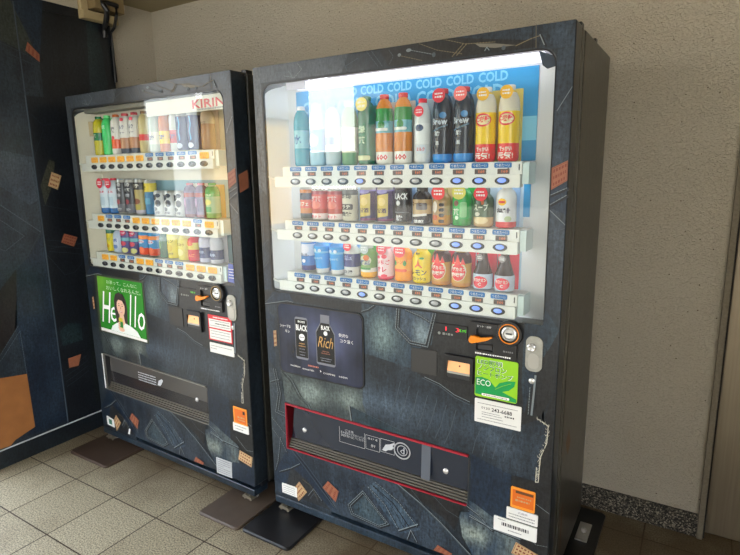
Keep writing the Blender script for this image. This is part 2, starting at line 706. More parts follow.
# outdoors, seen only as reflections and as the source of the daylight
ASPH = flat('asphalt', (128, 124, 116), 0.9, var=0.1, scale=2)
struct(MB().box(-30, 30, -40, 12, -0.32, -0.13, ASPH).build('ground_outdoors'))
def building(x0, x1, y0, y1, h, c, label, name='street_building'):
    e = empty(name, ((x0 + x1) / 2, (y0 + y1) / 2, -0.13))
    tag(e, label, 'building')
    wm = flat('facade_%d_%d' % (c[0], int(h * 10)), c, 0.9, var=0.06, scale=1)
    a, d = (x1 - x0) / 2, (y1 - y0) / 2
    MB().box(-a, a, -d, d, 0, h, wm).build('wall', e)
    MB().box(-a - .15, a + .15, -d - .15, d + .15, h, h + 0.25, flat('parapet', (150, 145, 138), 0.8)).build('roof', e)
    gm = flat('window_glass_dark', (60, 70, 80), 0.15)
    for fl in range(max(1, int(h // 2.9))):
        k = int((y1 - y0) // 2.4)
        for i in range(k):
            yy = -d + (i + 0.5) * (2 * d / k)
            MB().box(a - 0.02, a + 0.03, yy - .55, yy + .55, fl * 2.9 + 0.9, fl * 2.9 + 2.1, gm).build('window', e)
        k = int((x1 - x0) // 2.4)
        for i in range(k):
            xx = -a + (i + 0.5) * (2 * a / k)
            MB().box(xx - .55, xx + .55, d - 0.02, d + 0.03, fl * 2.9 + 0.9, fl * 2.9 + 2.1, gm).build('window', e)
    return e
building(-15, -10, -7.6, 9, 4.6, (196, 206, 212), 'pale blue grey building across the lane on the left')
building(-15, -10, -12.2, -8.0, 3.2, (222, 186, 120), 'low sunlit tan building across the lane on the left')
building(-16, -11.2, -14.9, -12.6, 9, (170, 176, 182), 'taller grey block added beyond the tan building to edge the reflected sky')  # unseen block, placed to cut off the sky's reflection in the glass
building(-10.5, 12, -26, -21, 9, (92, 88, 84), 'grey brown building across the street behind the viewer')
building(-13.5, -10.7, -27, -21.5, 6, (196, 186, 176), 'pale block at the end of the street')
building(-60, -30, -66, -50, 3.6, (96, 116, 128), 'long low blue grey block standing in for distant hills')  # hill silhouette under the reflected sky, built as a low block

# ------------------------------------------------------------------ denim wraps
ST = flat('pale_stitching', (124, 134, 138), 0.6)
STD = flat('dim_stitching', (76, 86, 94), 0.6)
STT = flat('tan_stitching', (112, 102, 80), 0.6)
SEAM = flat('dark_seam', (18, 22, 28), 0.6)
LEA = flat('tan_leather_print', (144, 90, 66), 0.45, var=0.22, scale=60)
LEB = flat('beige_leather_print', (188, 158, 116), 0.45, var=0.15, scale=60)
LEI = flat('leather_ink', (122, 58, 42), 0.5)
FRAY = flat('frayed_thread', (196, 194, 178), 0.8, var=0.3, scale=200)
BLACKP = flat('black_plastic', (24, 24, 26), 0.32)
DARKP = flat('charcoal_plastic', (46, 46, 48), 0.35)
WHITEP = flat('white_plastic', (232, 232, 228), 0.35)
CHROME = flat('chrome', (214, 214, 212), 0.2, metal=0.55)
STEEL = flat('satin_steel', (176, 174, 168), 0.34, metal=0.6)
PAPER = flat('white_sticker', (226, 226, 222), 0.45)
INK = flat('black_ink', (34, 34, 38), 0.5)
INKG = flat('grey_ink', (120, 120, 124), 0.5)
REDI = flat('red_ink', (206, 36, 48), 0.4)
ORG = flat('orange_plastic', (240, 138, 18), 0.3)
WHT = flat('white_ink', (240, 240, 240), 0.5)
GOLD = flat('gold_ink', (196, 150, 84), 0.4)

def scribble(mb, x0, x1, z, h, y, mat, n=8, seed=1):
    """a line of illegible small print: short blocks"""
    r = random.Random(seed)
    x = x0
    while x < x1 - 0.001:
        wd = h * r.uniform(0.5, 1.1)
        hh = h * r.uniform(0.6, 1.0)
        mb.flat([(x, z - hh / 2), (min(x + wd, x1), z - hh / 2), (min(x + wd, x1), z + hh / 2), (x, z + hh / 2)], y, mat)
        x += wd + h * 0.35

def quad_lerp(q, u, v):
    a = Vector(q[0]).lerp(Vector(q[1]), u)
    b = Vector(q[3]).lerp(Vector(q[2]), u)
    p = a.lerp(b, v)
    return (p.x, p.y)

def leather(mb, q, y, base, seed=0):
    mb.flat(q, y, base)
    for v in (0.2, 0.5, 0.8):
        r = random.Random(seed + int(v * 10))
        u = 0.12
        while u < 0.85:
            du = r.uniform(0.05, 0.13)
            mb.flat([quad_lerp(q, u, v - .07), quad_lerp(q, u + du, v - .07), quad_lerp(q, u + du, v + .07), quad_lerp(q, u, v + .07)], y - .0002, LEI)
            u += du + 0.06
    mb.ribbon([quad_lerp(q, .04, .05), quad_lerp(q, .96, .05), quad_lerp(q, .96, .95), quad_lerp(q, .04, .95), quad_lerp(q, .04, .05)], .0012, y - .0002, LEI)

def machine_wrap(root, dim, tone):
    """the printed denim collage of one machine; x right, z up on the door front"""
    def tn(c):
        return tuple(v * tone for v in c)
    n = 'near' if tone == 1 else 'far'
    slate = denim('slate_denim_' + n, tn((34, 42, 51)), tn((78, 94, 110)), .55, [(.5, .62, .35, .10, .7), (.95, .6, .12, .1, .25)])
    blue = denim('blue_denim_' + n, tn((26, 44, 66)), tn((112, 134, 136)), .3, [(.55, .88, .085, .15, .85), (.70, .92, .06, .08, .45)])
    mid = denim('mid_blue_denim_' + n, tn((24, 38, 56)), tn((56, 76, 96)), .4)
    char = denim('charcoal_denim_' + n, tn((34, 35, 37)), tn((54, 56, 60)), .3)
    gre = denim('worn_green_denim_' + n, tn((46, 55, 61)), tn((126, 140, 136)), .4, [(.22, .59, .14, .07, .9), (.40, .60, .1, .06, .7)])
    grey = denim('sky_sheen_denim_' + n, tn((62, 70, 78)), tn((104, 114, 124)), .45)  # paler denim with the sky's sheen painted in, upper left of the door
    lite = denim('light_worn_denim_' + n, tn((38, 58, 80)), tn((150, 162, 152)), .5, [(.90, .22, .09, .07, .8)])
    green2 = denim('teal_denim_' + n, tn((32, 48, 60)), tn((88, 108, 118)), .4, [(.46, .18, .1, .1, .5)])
    mb = MB()
    Y = -0.0006
    def F(pts, mat, k=0):
        mb.flat(list(pts), Y - k * 0.0005, mat)
    shade = flat('seam_shadow_' + n, tn((24, 29, 35)), .45)
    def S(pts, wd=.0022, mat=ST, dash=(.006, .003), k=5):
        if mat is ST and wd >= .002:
            mb.ribbon([(a + .004, b - .003) for a, b in pts], .006, Y - k * 0.0005 + .00025, shade)  # shadow of each seam painted beside its stitches
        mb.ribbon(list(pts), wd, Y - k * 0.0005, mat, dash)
    # upper frame band
    F([(.547, 1.828), (.582, 1.772), (1.046, 1.772), (1.045, 1.79), (.80, 1.828)], char)
    F([(.80, 1.828), (1.045, 1.79), (1.05, 1.766), (1.147, 1.76), (1.147, 1.828)], slate, 1)
    F([(.003, 1.828), (.003, 1.772), (.40, 1.772), (.43, 1.828)], grey)
    for p in ([(.10, 1.825), (.11, 1.775)], [(.115, 1.80), (.26, 1.793)], [(.27, 1.828), (.275, 1.80)], [(.40, 1.828), (.425, 1.775)],
              [(.42, 1.79), (.47, 1.81)], [(.50, 1.828), (.545, 1.775)], [(.518, 1.828), (.56, 1.775)], [(.585, 1.82), (.60, 1.80), (.585, 1.776)]):
        S(p, .002, STD)
    S([(.155, 1.785), (.20, 1.775), (.235, 1.80), (.215, 1.822)], .0018, ST)
    S([(.175, 1.80), (.19, 1.778)], .0016, ST)
    S([(.62, 1.80), (.70, 1.776)], .002, STT)
    S([(.655, 1.812), (.735, 1.79)], .002, ST)
    F(ellipse(.622, 1.801, .006, .005), ST, 5)
    F(ellipse(.655, 1.811, .009, .005), ST, 5)
    F(ellipse(.74, 1.788, .006, .007), STD, 5)
    S([(.69, 1.826), (.75, 1.80), (.83, 1.78)], .0022, STT)
    S([(.77, 1.828), (.84, 1.806), (.93, 1.80)], .0022, STT)
    S([(.835, 1.808), (.80, 1.776)], .003, STT)
    S([(.845, 1.806), (.812, 1.776)], .003, STT)
    F([(.87, 1.803), (.93, 1.796), (.99, 1.784), (.93, 1.784), (.885, 1.792)], flat('pale_lining', (112, 108, 98), .5, var=.2), 4)
    S([(.90, 1.780), (.906, 1.789), (.913, 1.780)], .0025, ST, None)
    F(ellipse(.955, 1.781, .006, .006), STD, 5)
    S([(.99, 1.782), (1.03, 1.795), (1.055, 1.80)], .0025, STT, None)
    S([(1.035, 1.828), (1.037, 1.77)], .0016, SEAM, None)
    S([(1.044, 1.828), (1.046, 1.77)], .0016, STT, None)
    S([(1.055, 1.803), (1.068, 1.775)], .0028, ST, None)
    # flap that folds over the corner of the window
    # side strips of the frame
    F([(.003, 1.772), (.040, 1.772), (.040, 1.36), (.003, 1.40)], grey)
    F([(.003, 1.40), (.040, 1.36), (.040, 1.10), (.003, 1.08)], slate)
    F([(.003, 1.08), (.040, 1.10), (.040, .99), (.003, .99)], mid)
    for k in range(8):
        S([(.006, 1.16 - k * .012), (.036, 1.19 - k * .012)], .0018, STD, None)
    S([(.012, 1.77), (.018, 1.10)], .0016, STD)
    F([(1.103, 1.76), (1.147, 1.76), (1.147, 1.46), (1.103, 1.44)], slate)
    F([(1.103, 1.386), (1.147, 1.408), (1.147, 1.317), (1.103, 1.336)], mid, 1)
    S([(1.103, 1.372), (1.147, 1.392)], .002, ST)
    S([(1.103, 1.345), (1.147, 1.372)], .002, ST)
    S([(1.103, 1.33), (1.147, 1.29)], .0018, ST, None)
    S([(1.11, 1.60), (1.147, 1.66)], .0016, ST, None)
    F([(1.103, 1.336), (1.147, 1.317), (1.147, 1.04), (1.103, 1.04)], slate)
    S([(1.103, 1.26), (1.147, 1.28)], .0016, STD)
    leather(mb, [(1.103, 1.447), (1.146, 1.467), (1.147, 1.412), (1.104, 1.386)], Y - .002, LEA, 3)
    # band under the window
    F([(.003, .985), (.09, .983), (.30, .983), (.469, .983), (.465, .945), (.25, .955), (.08, .955), (.003, .93)], char)
    F([(.045, .983), (.13, .983), (.15, .955), (.003, .925)], mid, 1)
    S([(.004, .93), (.12, .955), (.15, .952)], .0022, ST, None)
    S([(.006, .938), (.055, .975)], .0016, STD)
    F([(.003, .925), (.07, .95), (.07, .64), (.003, .62)], slate)
    F([(.003, .90), (.05, .88), (.04, .66), (.003, .70)], mid, 1)
    # big blue leg with pocket
    F([(.463, .983), (.753, .983), (.739, .872), (.661, .841), (.66, .776), (.465, .798)], blue, 1)
    F([(.607, .983), (.602, .912), (.657, .866), (.725, .863), (.753, .983)], denim('pocket_denim_' + n, tn((34, 52, 76)), tn((124, 142, 150)), .45, [(.70, .90, .05, .07, .8)]), 2)
    for d in (0, .009):
        S([(.607 + d, .983), (.602 + d, .912 + d * .6), (.657 + d * .4, .866 + d), (.725 - d, .863 + d), (.753 - d, .983)], .0024)
    S([(.64, .983), (.70, .966), (.745, .945)], .0022, ST)
    S([(.655, .983), (.71, .97), (.75, .955)], .0022, STD)
    S([(.463, .955), (.49, .965), (.515, .983)], .002, ST)
    S([(.465, .94), (.50, .955), (.53, .983)], .002, STD)
    # charcoal waist round the coin slots
    F([(.753, .983), (1.147, .983), (1.147, .80), (1.104, .70), (1.05, .64), (.877, .695), (.824, .708), (.77, .736), (.714, .75), (.66, .776), (.661, .841), (.739, .872)], char, 1)
    F([(1.045, .99), (1.10, .99), (1.10, 1.0), (1.105, 1.04), (1.147, .98), (1.125, .93), (1.09, .86), (1.055, .70), (1.043, .80)],
      denim('teal_edge_denim_' + n, tn((34, 48, 62)), tn((88, 112, 122)), .5), 2)
    S([(.714, .755), (.77, .741), (.824, .713), (.877, .700)], .0022, ST, None)
    S([(.705, .750), (.77, .733), (.824, .704), (.877, .690)], .0022, STD, None)
    S([(1.085, .83), (1.082, .77), (1.078, .70)], .006, ST, (.003, .003))
    S([(1.07, .79), (1.068, .70)], .002, ST)
    # large slate denim across the middle
    F([(.465, .80), (.66, .776), (.714, .75), (.77, .736), (.824, .708), (.877, .695), (1.05, .66), (1.099, .69), (1.132, .675), (1.129, .618), (1.108, .566),
       (1.100, .48), (1.024, .48), (.882, .517), (.50, .517), (.46, .60)], slate, 2)
    for k in range(7):
        x = .60 + k * .035
        S([(x + .02, .72 - k * .01), (x, .64 - k * .01), (x - .02, .60 - k * .012)], .0022, STD, None)
    for k in range(4):
        S([(.92 + k * .035, .62), (.90 + k * .035, .57), (.89 + k * .035, .52)], .0018, STD, None)
    # frayed tear at the right edge
    S([(1.099, .692), (1.13, .677), (1.128, .62), (1.111, .568), (1.108, .482), (1.100, .480), (1.101, .53)], .0028, FRAY, (.012, .002), 4)
    rr = random.Random(11)
    path = [(1.098, .69), (1.128, .675), (1.125, .62), (1.108, .57), (1.104, .52), (1.104, .482)]
    for i in range(90):
        t_ = rr.random() * (len(path) - 1.001)
        a, b = path[int(t_)], path[int(t_) + 1]
        u_ = t_ - int(t_)
        px_, pz_ = a[0] + (b[0] - a[0]) * u_ + rr.uniform(-.004, .004), a[1] + (b[1] - a[1]) * u_
        l_ = rr.uniform(.004, .012)
        F([(px_, pz_), (px_ + rr.uniform(-.006, .006), pz_ + l_), (px_ + rr.uniform(.001, .003), pz_ + .001)], FRAY if i % 3 else shade, 6)
    F([(1.118, .70), (1.147, .80), (1.147, .10), (1.10, .10), (1.10, .482), (1.110, .482), (1.112, .566), (1.130, .62), (1.133, .68)], char, 1)
    # worn greenish leg under the poster
    F([(.07, .66), (.465, .655), (.50, .61), (.50, .517), (.13, .517), (.085, .53), (.07, .60)], gre, 1)
    S([(.075, .655), (.12, .62), (.16, .56), (.20, .535), (.21, .518)], .0026, SEAM, None)
    S([(.078, .665), (.126, .627), (.166, .567), (.206, .54), (.216, .52)], .002, ST, None)
    F([(.40, .58), (.62, .535), (.62, .519), (.41, .519)], green2, 3)
    S([(.40, .58), (.408, .52)], .004, ST, (.003, .002))
    S([(.40, .58), (.62, .535)], .0016, STD)
    # left edge column
    F([(.003, .66), (.07, .65), (.086, .52), (.084, .32), (.06, .25), (.003, .20)], denim('left_column_denim_' + n, tn((44, 54, 64)), tn((80, 94, 104)), .4), 1)
    for p in ([(.03, .66), (.05, .56), (.03, .47), (.08, .46)], [(.042, .66), (.062, .56), (.045, .48), (.08, .475)], [(.008, .44), (.08, .38)],
              [(.008, .39), (.05, .35), (.08, .30)], [(.01, .60), (.06, .62)], [(.05, .36), (.03, .25), (.012, .20)]):
        S(p, .002, ST if tone == 1 else STD)
    leather(mb, [(.040, .822), (.056, .826), (.056, .762), (.040, .756)], Y - .002, LEB, 9)
    # right of the pick-up flap
    F([(.886, .517), (1.024, .48), (1.012, .29), (.924, .20), (.886, .30)], mid, 3)
    F([(.886, .30), (.882, .345), (.90, .34), (1.012, .29), (1.06, .27), (1.06, .16), (.99, .10), (.93, .10), (.90, .14), (.86, .20), (.845, .29)], lite, 4)
    for k in range(5):
        S([(.868 + k * .006, .335 - k * .014), (.905 + k * .012, .315 - k * .014), (.93 + k * .012, .29 - k * .01)], .002, ST if k % 2 else STD, None)
    S([(.885, .285), (.96, .268), (1.06, .262)], .0025, ST, None)
    F([(1.02, .482), (1.105, .482), (1.105, .10), (.99, .10), (1.012, .27)], char, 2)
    S([(1.105, .405), (1.147, .385)], .0018, ST, None)
    S([(1.05, .31), (1.11, .262), (1.147, .268)], .0018, ST)
    F([(.99, .10), (1.147, .10), (1.147, .20), (1.02, .18)], mid, 5)
    S([(1.03, .20), (1.147, .215)], .002, STD)
    # lower panel
    F([(.084, .322), (.60, .322), (.61, .30), (.70, .20), (.80, .10), (.003, .10), (.003, .20), (.06, .25)], denim('lower_slate_denim_' + n, tn((36, 46, 58)), tn((82, 98, 114)), .55), 1)
    F([(.085, .322), (.12, .322), (.237, .229), (.33, .115), (.24, .13), (.139, .12), (.003, .15), (.003, .20), (.05, .26)], mid, 2)
    F([(.10, .24), (.185, .20), (.30, .105), (.12, .105), (.06, .12)], denim('dark_grey_pocket_' + n, tn((40, 42, 45)), tn((66, 70, 74)), .3), 3)
    for d in (0, .012, .024):
        S([(.105 + d, .318), (.17 + d, .262), (.235 + d, .20), (.318 + d * .3, .125)], .0028, SEAM if d == .012 else STD, None)
    S([(.035, .20), (.10, .235), (.15, .27)], .0022, ST)
    S([(.185, .135), (.215, .175), (.255, .135)], .0022, ST)
    S([(.195, .125), (.215, .155), (.235, .125)], .0022, STD)
    S([(.16, .20), (.20, .185), (.235, .135)], .0018, STT)
    S([(.22, .322), (.235, .27)], .0016, STD)
    # back pocket and twisted waistband
    F([(.454, .243), (.384, .160), (.399, .123), (.525, .112), (.567, .140)], green2, 3)
    for d in (0, .007):
        S([(.454, .243 - d * 1.4), (.384 + d * 1.4, .160), (.399 + d, .123 + d), (.525, .113 + d), (.567 - d * 1.5, .140 + d * .3), (.454, .243 - d * 1.4)], .0022)
    F([(.475, .265), (.51, .30), (.56, .27), (.68, .195), (.70, .165), (.62, .12), (.56, .17)], denim('twisted_band_' + n, tn((40, 58, 78)), tn((110, 132, 146)), .5), 4)
    for k, (a, b) in enumerate((((.478, .268), (.605, .14)), ((.492, .285), (.64, .14)), ((.51, .298), (.685, .175)), ((.502, .28), (.655, .16)))):
        mx_ = ((a[0] + b[0]) / 2 + .01, (a[1] + b[1]) / 2 + .014)
        S([a, mx_, b], .0035 if k == 3 else .0024, SEAM if k in (1, 3) else ST, (.007, .004) if k != 3 else None, 6)
    S([(.61, .13), (.69, .185)], .004, ST, (.004, .003), 6)
    S([(.645, .105), (.66, .15), (.685, .11)], .0022, ST, None)
    F([(.615, .318), (.862, .318), (.832, .211), (.80, .24)], char, 4)
    for d in (0, .006):
        S([(.600 + d, .32), (.696 + d, .272), (.775 + d, .222), (.905 + d, .125), (.93 + d, .105)], .0022, ST if d else STD, None, 6)
    F([(.61, .318), (.696, .275), (.775, .225), (.925, .105), (.79, .10), (.70, .18), (.66, .26)], slate, 3)
    S([(.66, .318), (.73, .25), (.78, .23)], .0016, STD, None)
    S([(.75, .318), (.80, .28), (.85, .265)], .0016, STD, None)
    leather(mb, [(.262, .197), (.290, .234), (.342, .206), (.325, .153)], Y - .004, LEA, 5)
    leather(mb, [(.115, .150), (.142, .186), (.181, .150), (.133, .092)], Y - .004, LEB, 6)
    leather(mb, [(.753, .103), (.770, .131), (.825, .117), (.815, .103)], Y - .004, LEA, 7)
    if tone == 1:
        leather(mb, [(1.047, .249), (1.120, .230), (1.108, .192), (1.033, .203)], Y - .004, LEB, 8)
    else:
        leather(mb, [(1.069, .252), (1.145, .240), (1.135, .190), (1.057, .205)], Y - .004, LEB, 8)
    mb.build('denim_wrap', root)
    return slate, mid, char

# ------------------------------------------------------------------ vending machine
def tag_mesh(kind):
    """price tag under a drink: coloured temperature tag"""
    mb = MB()
    if kind == 'cold':
        c = flat('cold_tag_blue', (10, 104, 172), .35)
        mb.prism(rrect(-.026, .026, .014, .029, .004), -.002, .001, c)
        text(mb, 'つめた〜い', 0, .0215, .042, .010, -.0024, WHT, res=1)
    else:
        c = flat('orange_tag', (252, 186, 50), .35)
        mb.prism(rrect(-.027, .027, -.004, .022, .006), -.002, .001, c)
        text(mb, 'あたたか', 0, .013, .044, .010, -.0024, REDI, res=1)
        text(mb, '130', 0, .002, .024, .008, -.0024, REDI, res=1)
    return mb

def price_mesh():
    mb = MB()
    mb.prism(rrect(-.018, .018, -.004, .011, .0015), -.0015, .001, flat('display_brown', (92, 76, 70), .3))
    text(mb, '¥', -.012, .0035, .006, .008, -.0018, flat('segment_grey', (60, 52, 50), .4), res=1)
    text(mb, '160', .004, .0035, .018, .008, -.0018, flat('segment_orange', (240, 120, 60), .4, emis=.4), res=1)
    return mb

def button_mesh(glow):
    mb = MB()
    rim = flat('button_rim_dark', (62, 62, 66), .12, metal=.4)
    mb.lathe([(.0225, 0), (.0225, .002), (.021, .004), (.0175, .0042), (.0168, .003)], rim, axis='y', sy=.52)
    lens = {'blue': flat('button_lens_sky', (120, 150, 236), .15, emis=.5), 'grey': flat('button_lens_grey', (176, 178, 180), .12, metal=.3),  # blue lens: the sky's reflection painted as a glow
            'dark': flat('button_lens_dark', (34, 34, 36), .15)}[glow]
    mb.lathe([(.0168, .003), (.0135, .0036)], rim, axis='y', sy=.52)
    mb.lathe([(.0135, .0036), (.011, .0046), (.0, .0052)], lens, axis='y', sy=.55, c=(0, 0, .0015))
    return mb

def machine(name, loc, rz, sx_, tone, rows, near, label):
    root = empty(name, loc, rz)
    root.scale = (sx_, 1, 1)
    tag(root, label, 'vending machine')
    W, D, H = 1.1487, .5823, 1.83
    n = 'near' if near else 'far'
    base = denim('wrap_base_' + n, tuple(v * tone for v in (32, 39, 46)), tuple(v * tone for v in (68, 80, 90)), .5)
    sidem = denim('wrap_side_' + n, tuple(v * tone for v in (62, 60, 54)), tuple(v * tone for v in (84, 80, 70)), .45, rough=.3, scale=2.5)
    black = flat('black_side', (16, 16, 17), .35)
    win = winrect(.043, 1.100, .986, 1.766, .045, 8)
    flap = [(.087, .519), (.876, .506), (.880, .484), (.872, .322), (.083, .322)]
    # door
    mb = MB()
    mb.prism([(0, .1), (W, .1), (W, H), (0, H)], 0, .078, base, [win, flap])
    mb.build('door', root, bevel=.005)
    mb = MB()
    outer = winrect(.0415, 1.1012, .9850, 1.7675, .0465, 8)
    mb.prism(outer, -.0012, .010, BLACKP, [winrect(.047, 1.0995, .988, 1.763, .042, 8)])
    mb.build('window_gasket', root)
    # groove, hinge strip, cabinet
    mb = MB()
    mb.box(.012, W - .012, .078, .130, .07, H - .012, black)
    # hollow where the display recess sits is covered by the recess box
    mb2 = MB()
    mb2.box(W - .011, W - .001, .086, .120, .08, H - .004, sidem)
    mb2.build('hinge_strip', root, bevel=.002)
    g = MB()
    g.prism([(.012, .07), (W - .012, .07), (W - .012, H - .012), (.012, H - .012)], .078, .130, black, [rrect(.035, 1.108, .978, 1.774, .05, 6)])
    g.build('door_seal', root)
    MB().box(0.0, W, .130, D, .058, H - .002, sidem).build('cabinet', root, bevel=.004)
    MB().box(.03, .06, .12, .16, H - .002, H + .008, BLACKP).build('hinge_cap', root, bevel=.002)
    MB().box(W - .03, W - .004, .085, .12, H - .004, H + .012, BLACKP).build('hinge_cap', root, bevel=.002)
    MB().box(W - .012, W - .002, .30, .325, H - .004, H + .008, BLACKP).build('top_screw', root)
    if near:
        lm = MB()
        q = [(1.1497, .182, .541), (1.1497, .205, .50), (1.1497, .230, .474), (1.1497, .262, .512), (1.1497, .225, .575)]
        lm.add(q, [tuple(range(5))], flat('faded_leather_print', (118, 88, 64), .45))
        lm2 = MB()
        lm2.add([(1.1497, .17, .30), (1.1497, .19, .31), (1.1497, .19, .14), (1.1497, .175, .13)], [(0, 3, 2, 1)], MATS['faded_leather_print'])
        lm2.build('side_leather_print', root)
        lm.build('side_leather_print', root)
    else:
        lm = MB()
        x_ = W + .0006
        lm.add([(x_, .010, 1.44), (x_, .060, 1.46), (x_, .062, 1.39), (x_, .012, 1.37)], [(0, 3, 2, 1)], LEA)
        lm.build('side_leather_print', root)
    # display recess
    inner = flat('recess_white_' + n, (226, 228, 230) if near else (214, 206, 186), .5)
    mb = MB()
    x0, x1, z0, z1, yb = .040, 1.103, .983, 1.770, .100
    xb = .082  # back edge set in so the slanted left side catches more light
    mb.add([(x0, .002, z0), (x1, .002, z0), (x1, .002, z1), (x0, .002, z1), (xb, yb, z0), (x1, yb, z0), (x1, yb, z1), (xb, yb, z1)],
           [(0, 1, 5, 4), (3, 7, 6, 2), (0, 4, 7, 3), (1, 2, 6, 5), (4, 5, 6, 7)], inner)
    mb.build('display_recess', root)
    # backdrop
    mb = MB()
    if near:
        bl = flat('backdrop_blue', (20, 146, 206), .45)
        lb = flat('backdrop_letters', (120, 200, 236), .45)
        mb.box(.125, 1.031, .0955, .0995, 1.47, 1.742, bl)
        mb.box(.985, 1.031, .0952, .0955, 1.53, 1.60, lb)
        mb.box(.150, .20, .0945, .0955, 1.51, 1.62, flat('backdrop_teal', (12, 138, 150), .45))
        for r_, (zz, hh, x_s) in enumerate(((1.7235, .030, .20), (1.680, .044, .16), (1.600, .052, .24), (1.54, .05, .18))):
            stp = hh * 3.6
            x = x_s
            while x < 1.08 - hh * 1.2:
                xr = min(x + hh * 1.45, 1.0)
                if x + hh * 3.1 < 1.028:
                    text(mb, 'COLD', x + hh * 1.5, zz, hh * 3.1, hh, .0947, lb, bold=.03)
                x += stp
        mb.box(.17, 1.000, .0955, .0995, 1.268, 1.40, flat('backdrop_pale', (196, 218, 235), .5))
        mb.box(1.000, 1.020, .0950, .0995, 1.30, 1.40, bl)
        mb.box(.155, 1.00, .0955, .0995, 1.07, 1.20, flat('backdrop_pale2', (170, 205, 228), .5))
    else:
        mb.box(.12, .60, .0955, .0995, 1.53, 1.72, flat('backdrop_grey', (120, 122, 110), .5))
        mb.box(.60, 1.085, .0955, .0995, 1.53, 1.735, flat('backdrop_silver', (172, 168, 152), .5))
        mb.box(.16, 1.06, .0955, .0995, 1.25, 1.42, flat('backdrop_bluegrey', (120, 158, 170), .5))
        mb.box(.16, 1.085, .0955, .0995, 1.06, 1.19, flat('backdrop_teal2', (70, 120, 128), .5))
    mb.build('backdrop', root)
    if not near:
        hb = MB()
        hb.box(.60, 1.092, .020, .024, 1.695, 1.755, flat('header_white', (214, 208, 190), .4))
        text(hb, 'KIRIN', .995, 1.724, .19, .034, .0195, flat('header_red', (196, 44, 48), .4), bold=.02)
        hb.build('header_panel', root)
        hs = MB()
        scribble(hs, .93, 1.09, 1.702, .008, .0194, INKG, seed=4)
        hs.build('header_small_print', root)
        MB().prism(rrect(.060, .105, 1.64, 1.71, .008), .065, .099, flat('beige_cover', (186, 166, 128), .5)).build('wall_cover', root, bevel=.003)
        c = MB()
        c.prism([(1.052, 1.005), (1.098, 1.0), (1.098, 1.078), (1.06, 1.082)], .008, .012, flat('blue_card', (28, 60, 168), .4))
        for k in range(4):
            scribble(c, 1.062, 1.09, 1.058 - k * .012, .004, .0076, WHT, seed=k)
        c.build('blue_notice_card', root)
        MB().box(1.040, 1.080, .085, .095, 1.075, 1.19, flat('teal_card', (24, 120, 122), .4)).build('teal_card', root)
    # LED lamp housing
    if near:
        MB().box(.150, 1.062, .025, .080, 1.745, 1.765, flat('led_tube', (250, 244, 255), .4, emis=LED)).build('led_light', root, bevel=.004)
        c = MB()
        c.prism([(1.050, 1.764), (1.098, 1.745), (1.098, 1.72), (1.075, 1.715), (1.062, 1.725)], .012, .016, flat('navy_flap', (30, 52, 78), .4))
        c.build('lamp_cover', root)
        MB().prism([(.150, 1.764), (.235, 1.764), (.235, 1.735), (.150, 1.738)], .010, .016, flat('lamp_end_cover', (190, 186, 200), .4)).build('lamp_cover', root)
    else:
        MB().box(.100, 1.085, .030, .090, 1.744, 1.766, flat('led_tube_off', (120, 116, 104), .5)).build('led_light', root, bevel=.004)
    # rails
    railm = flat('rail_white_' + n, (228, 228, 222) if near else (214, 214, 206), .38)
    price = price_mesh()
    pm = None
    cold = tag_mesh('cold')
    hot = tag_mesh('hot')
    tmesh = {}
    bm_ = {}
    for ri, zb in enumerate(rows):
        rail = empty('selection_rail', (0, 0, zb), parent=root)
        mb = MB()
        xs = .076 if near else .066
        xl = .115 if near else .10
        mb.prism(rrect(xs, 1.012, -.020, .0185, .004), .008, .045, railm)
        mb.build('button_bar', rail, bevel=.002)
        mb = MB()
        mb.prism([(xl, .019), (1.015, .019), (1.015, .055), (xl, .055)], .013, .045, railm)
        mb.prism([(1.0155, -.010), (1.034, -.010), (1.034, .052), (1.0155, .052)], .020, .094, flat('rail_end_clear', (206, 222, 220), .3))
        mb.box(xl, 1.03, .040, .095, .045, .0545, railm)
        mb.box(1.006, 1.009, .012, .014, .030, .048, BLACKP)
        mb.prism(ellipse(.975, .036, .002, .0035, 8), .0118, .013, DARKP)
        mb.build('label_panel', rail)
        MB().box(.15, .99, .052, .080, .036, .044, flat('rail_led_' + n, (250, 250, 255), .4, emis=LED2 if near else .12)).build('rail_lamp', rail)
        MB().tube([(xs + .004, .02, .006), (.060, .016, .012), (.044, .010, .020)], .004, railm).build('support_arm', rail, smooth=True)
        for i in range(12):
            x = .177 + .0711 * i
            if near:
                sky_lens = (ri == 0 and i in (4, 9, 10, 11)) or (ri == 1 and i in (9, 10, 11)) or (ri == 2 and i in (4, 9, 10, 11))
                kd = 'blue' if sky_lens else 'grey'
            else:
                kd = 'dark'
            if kd not in bm_:
                o = button_mesh(kd).build('selection_button', rail, smooth=True)
                bm_[kd] = o
            else:
                o = bm_[kd].copy()
                COL.objects.link(o)
                o.parent = rail
            o.location = (x, .008, 0)
            if near:
                tk = 'cold'
            else:
                tk = 'cold' if (ri, i) in ((0, 6), (0, 7), (0, 8), (0, 9), (0, 10), (1, 1), (1, 2), (1, 3), (1, 10), (2, 2), (2, 3), (2, 6), (2, 7), (2, 8)) else 'hot'
            if tk not in tmesh:
                o = (cold if tk == 'cold' else hot).build('temperature_tag', rail)
                tmesh[tk] = o
            else:
                o = tmesh[tk].copy()
                COL.objects.link(o)
                o.parent = rail
            o.location = (x, .0125, .024)
            if tk == 'cold':
                if pm is None:
                    o = pm = price.build('price_display', rail)
                else:
                    o = pm.copy()
                    COL.objects.link(o)
                    o.parent = rail
                o.location = (x + .002, .0125, .024)
        # rail.0 row labels
    # window pane
    MB().prism(winrect(.046, 1.0995, .988, 1.764, .042, 8), .001, .0035, GLASS).build('window_pane', root)
    slate, mid, char = machine_wrap(root, 1, tone)
    # coin panel --------------------------------------------------
    Y0 = -.0012
    mb = MB()
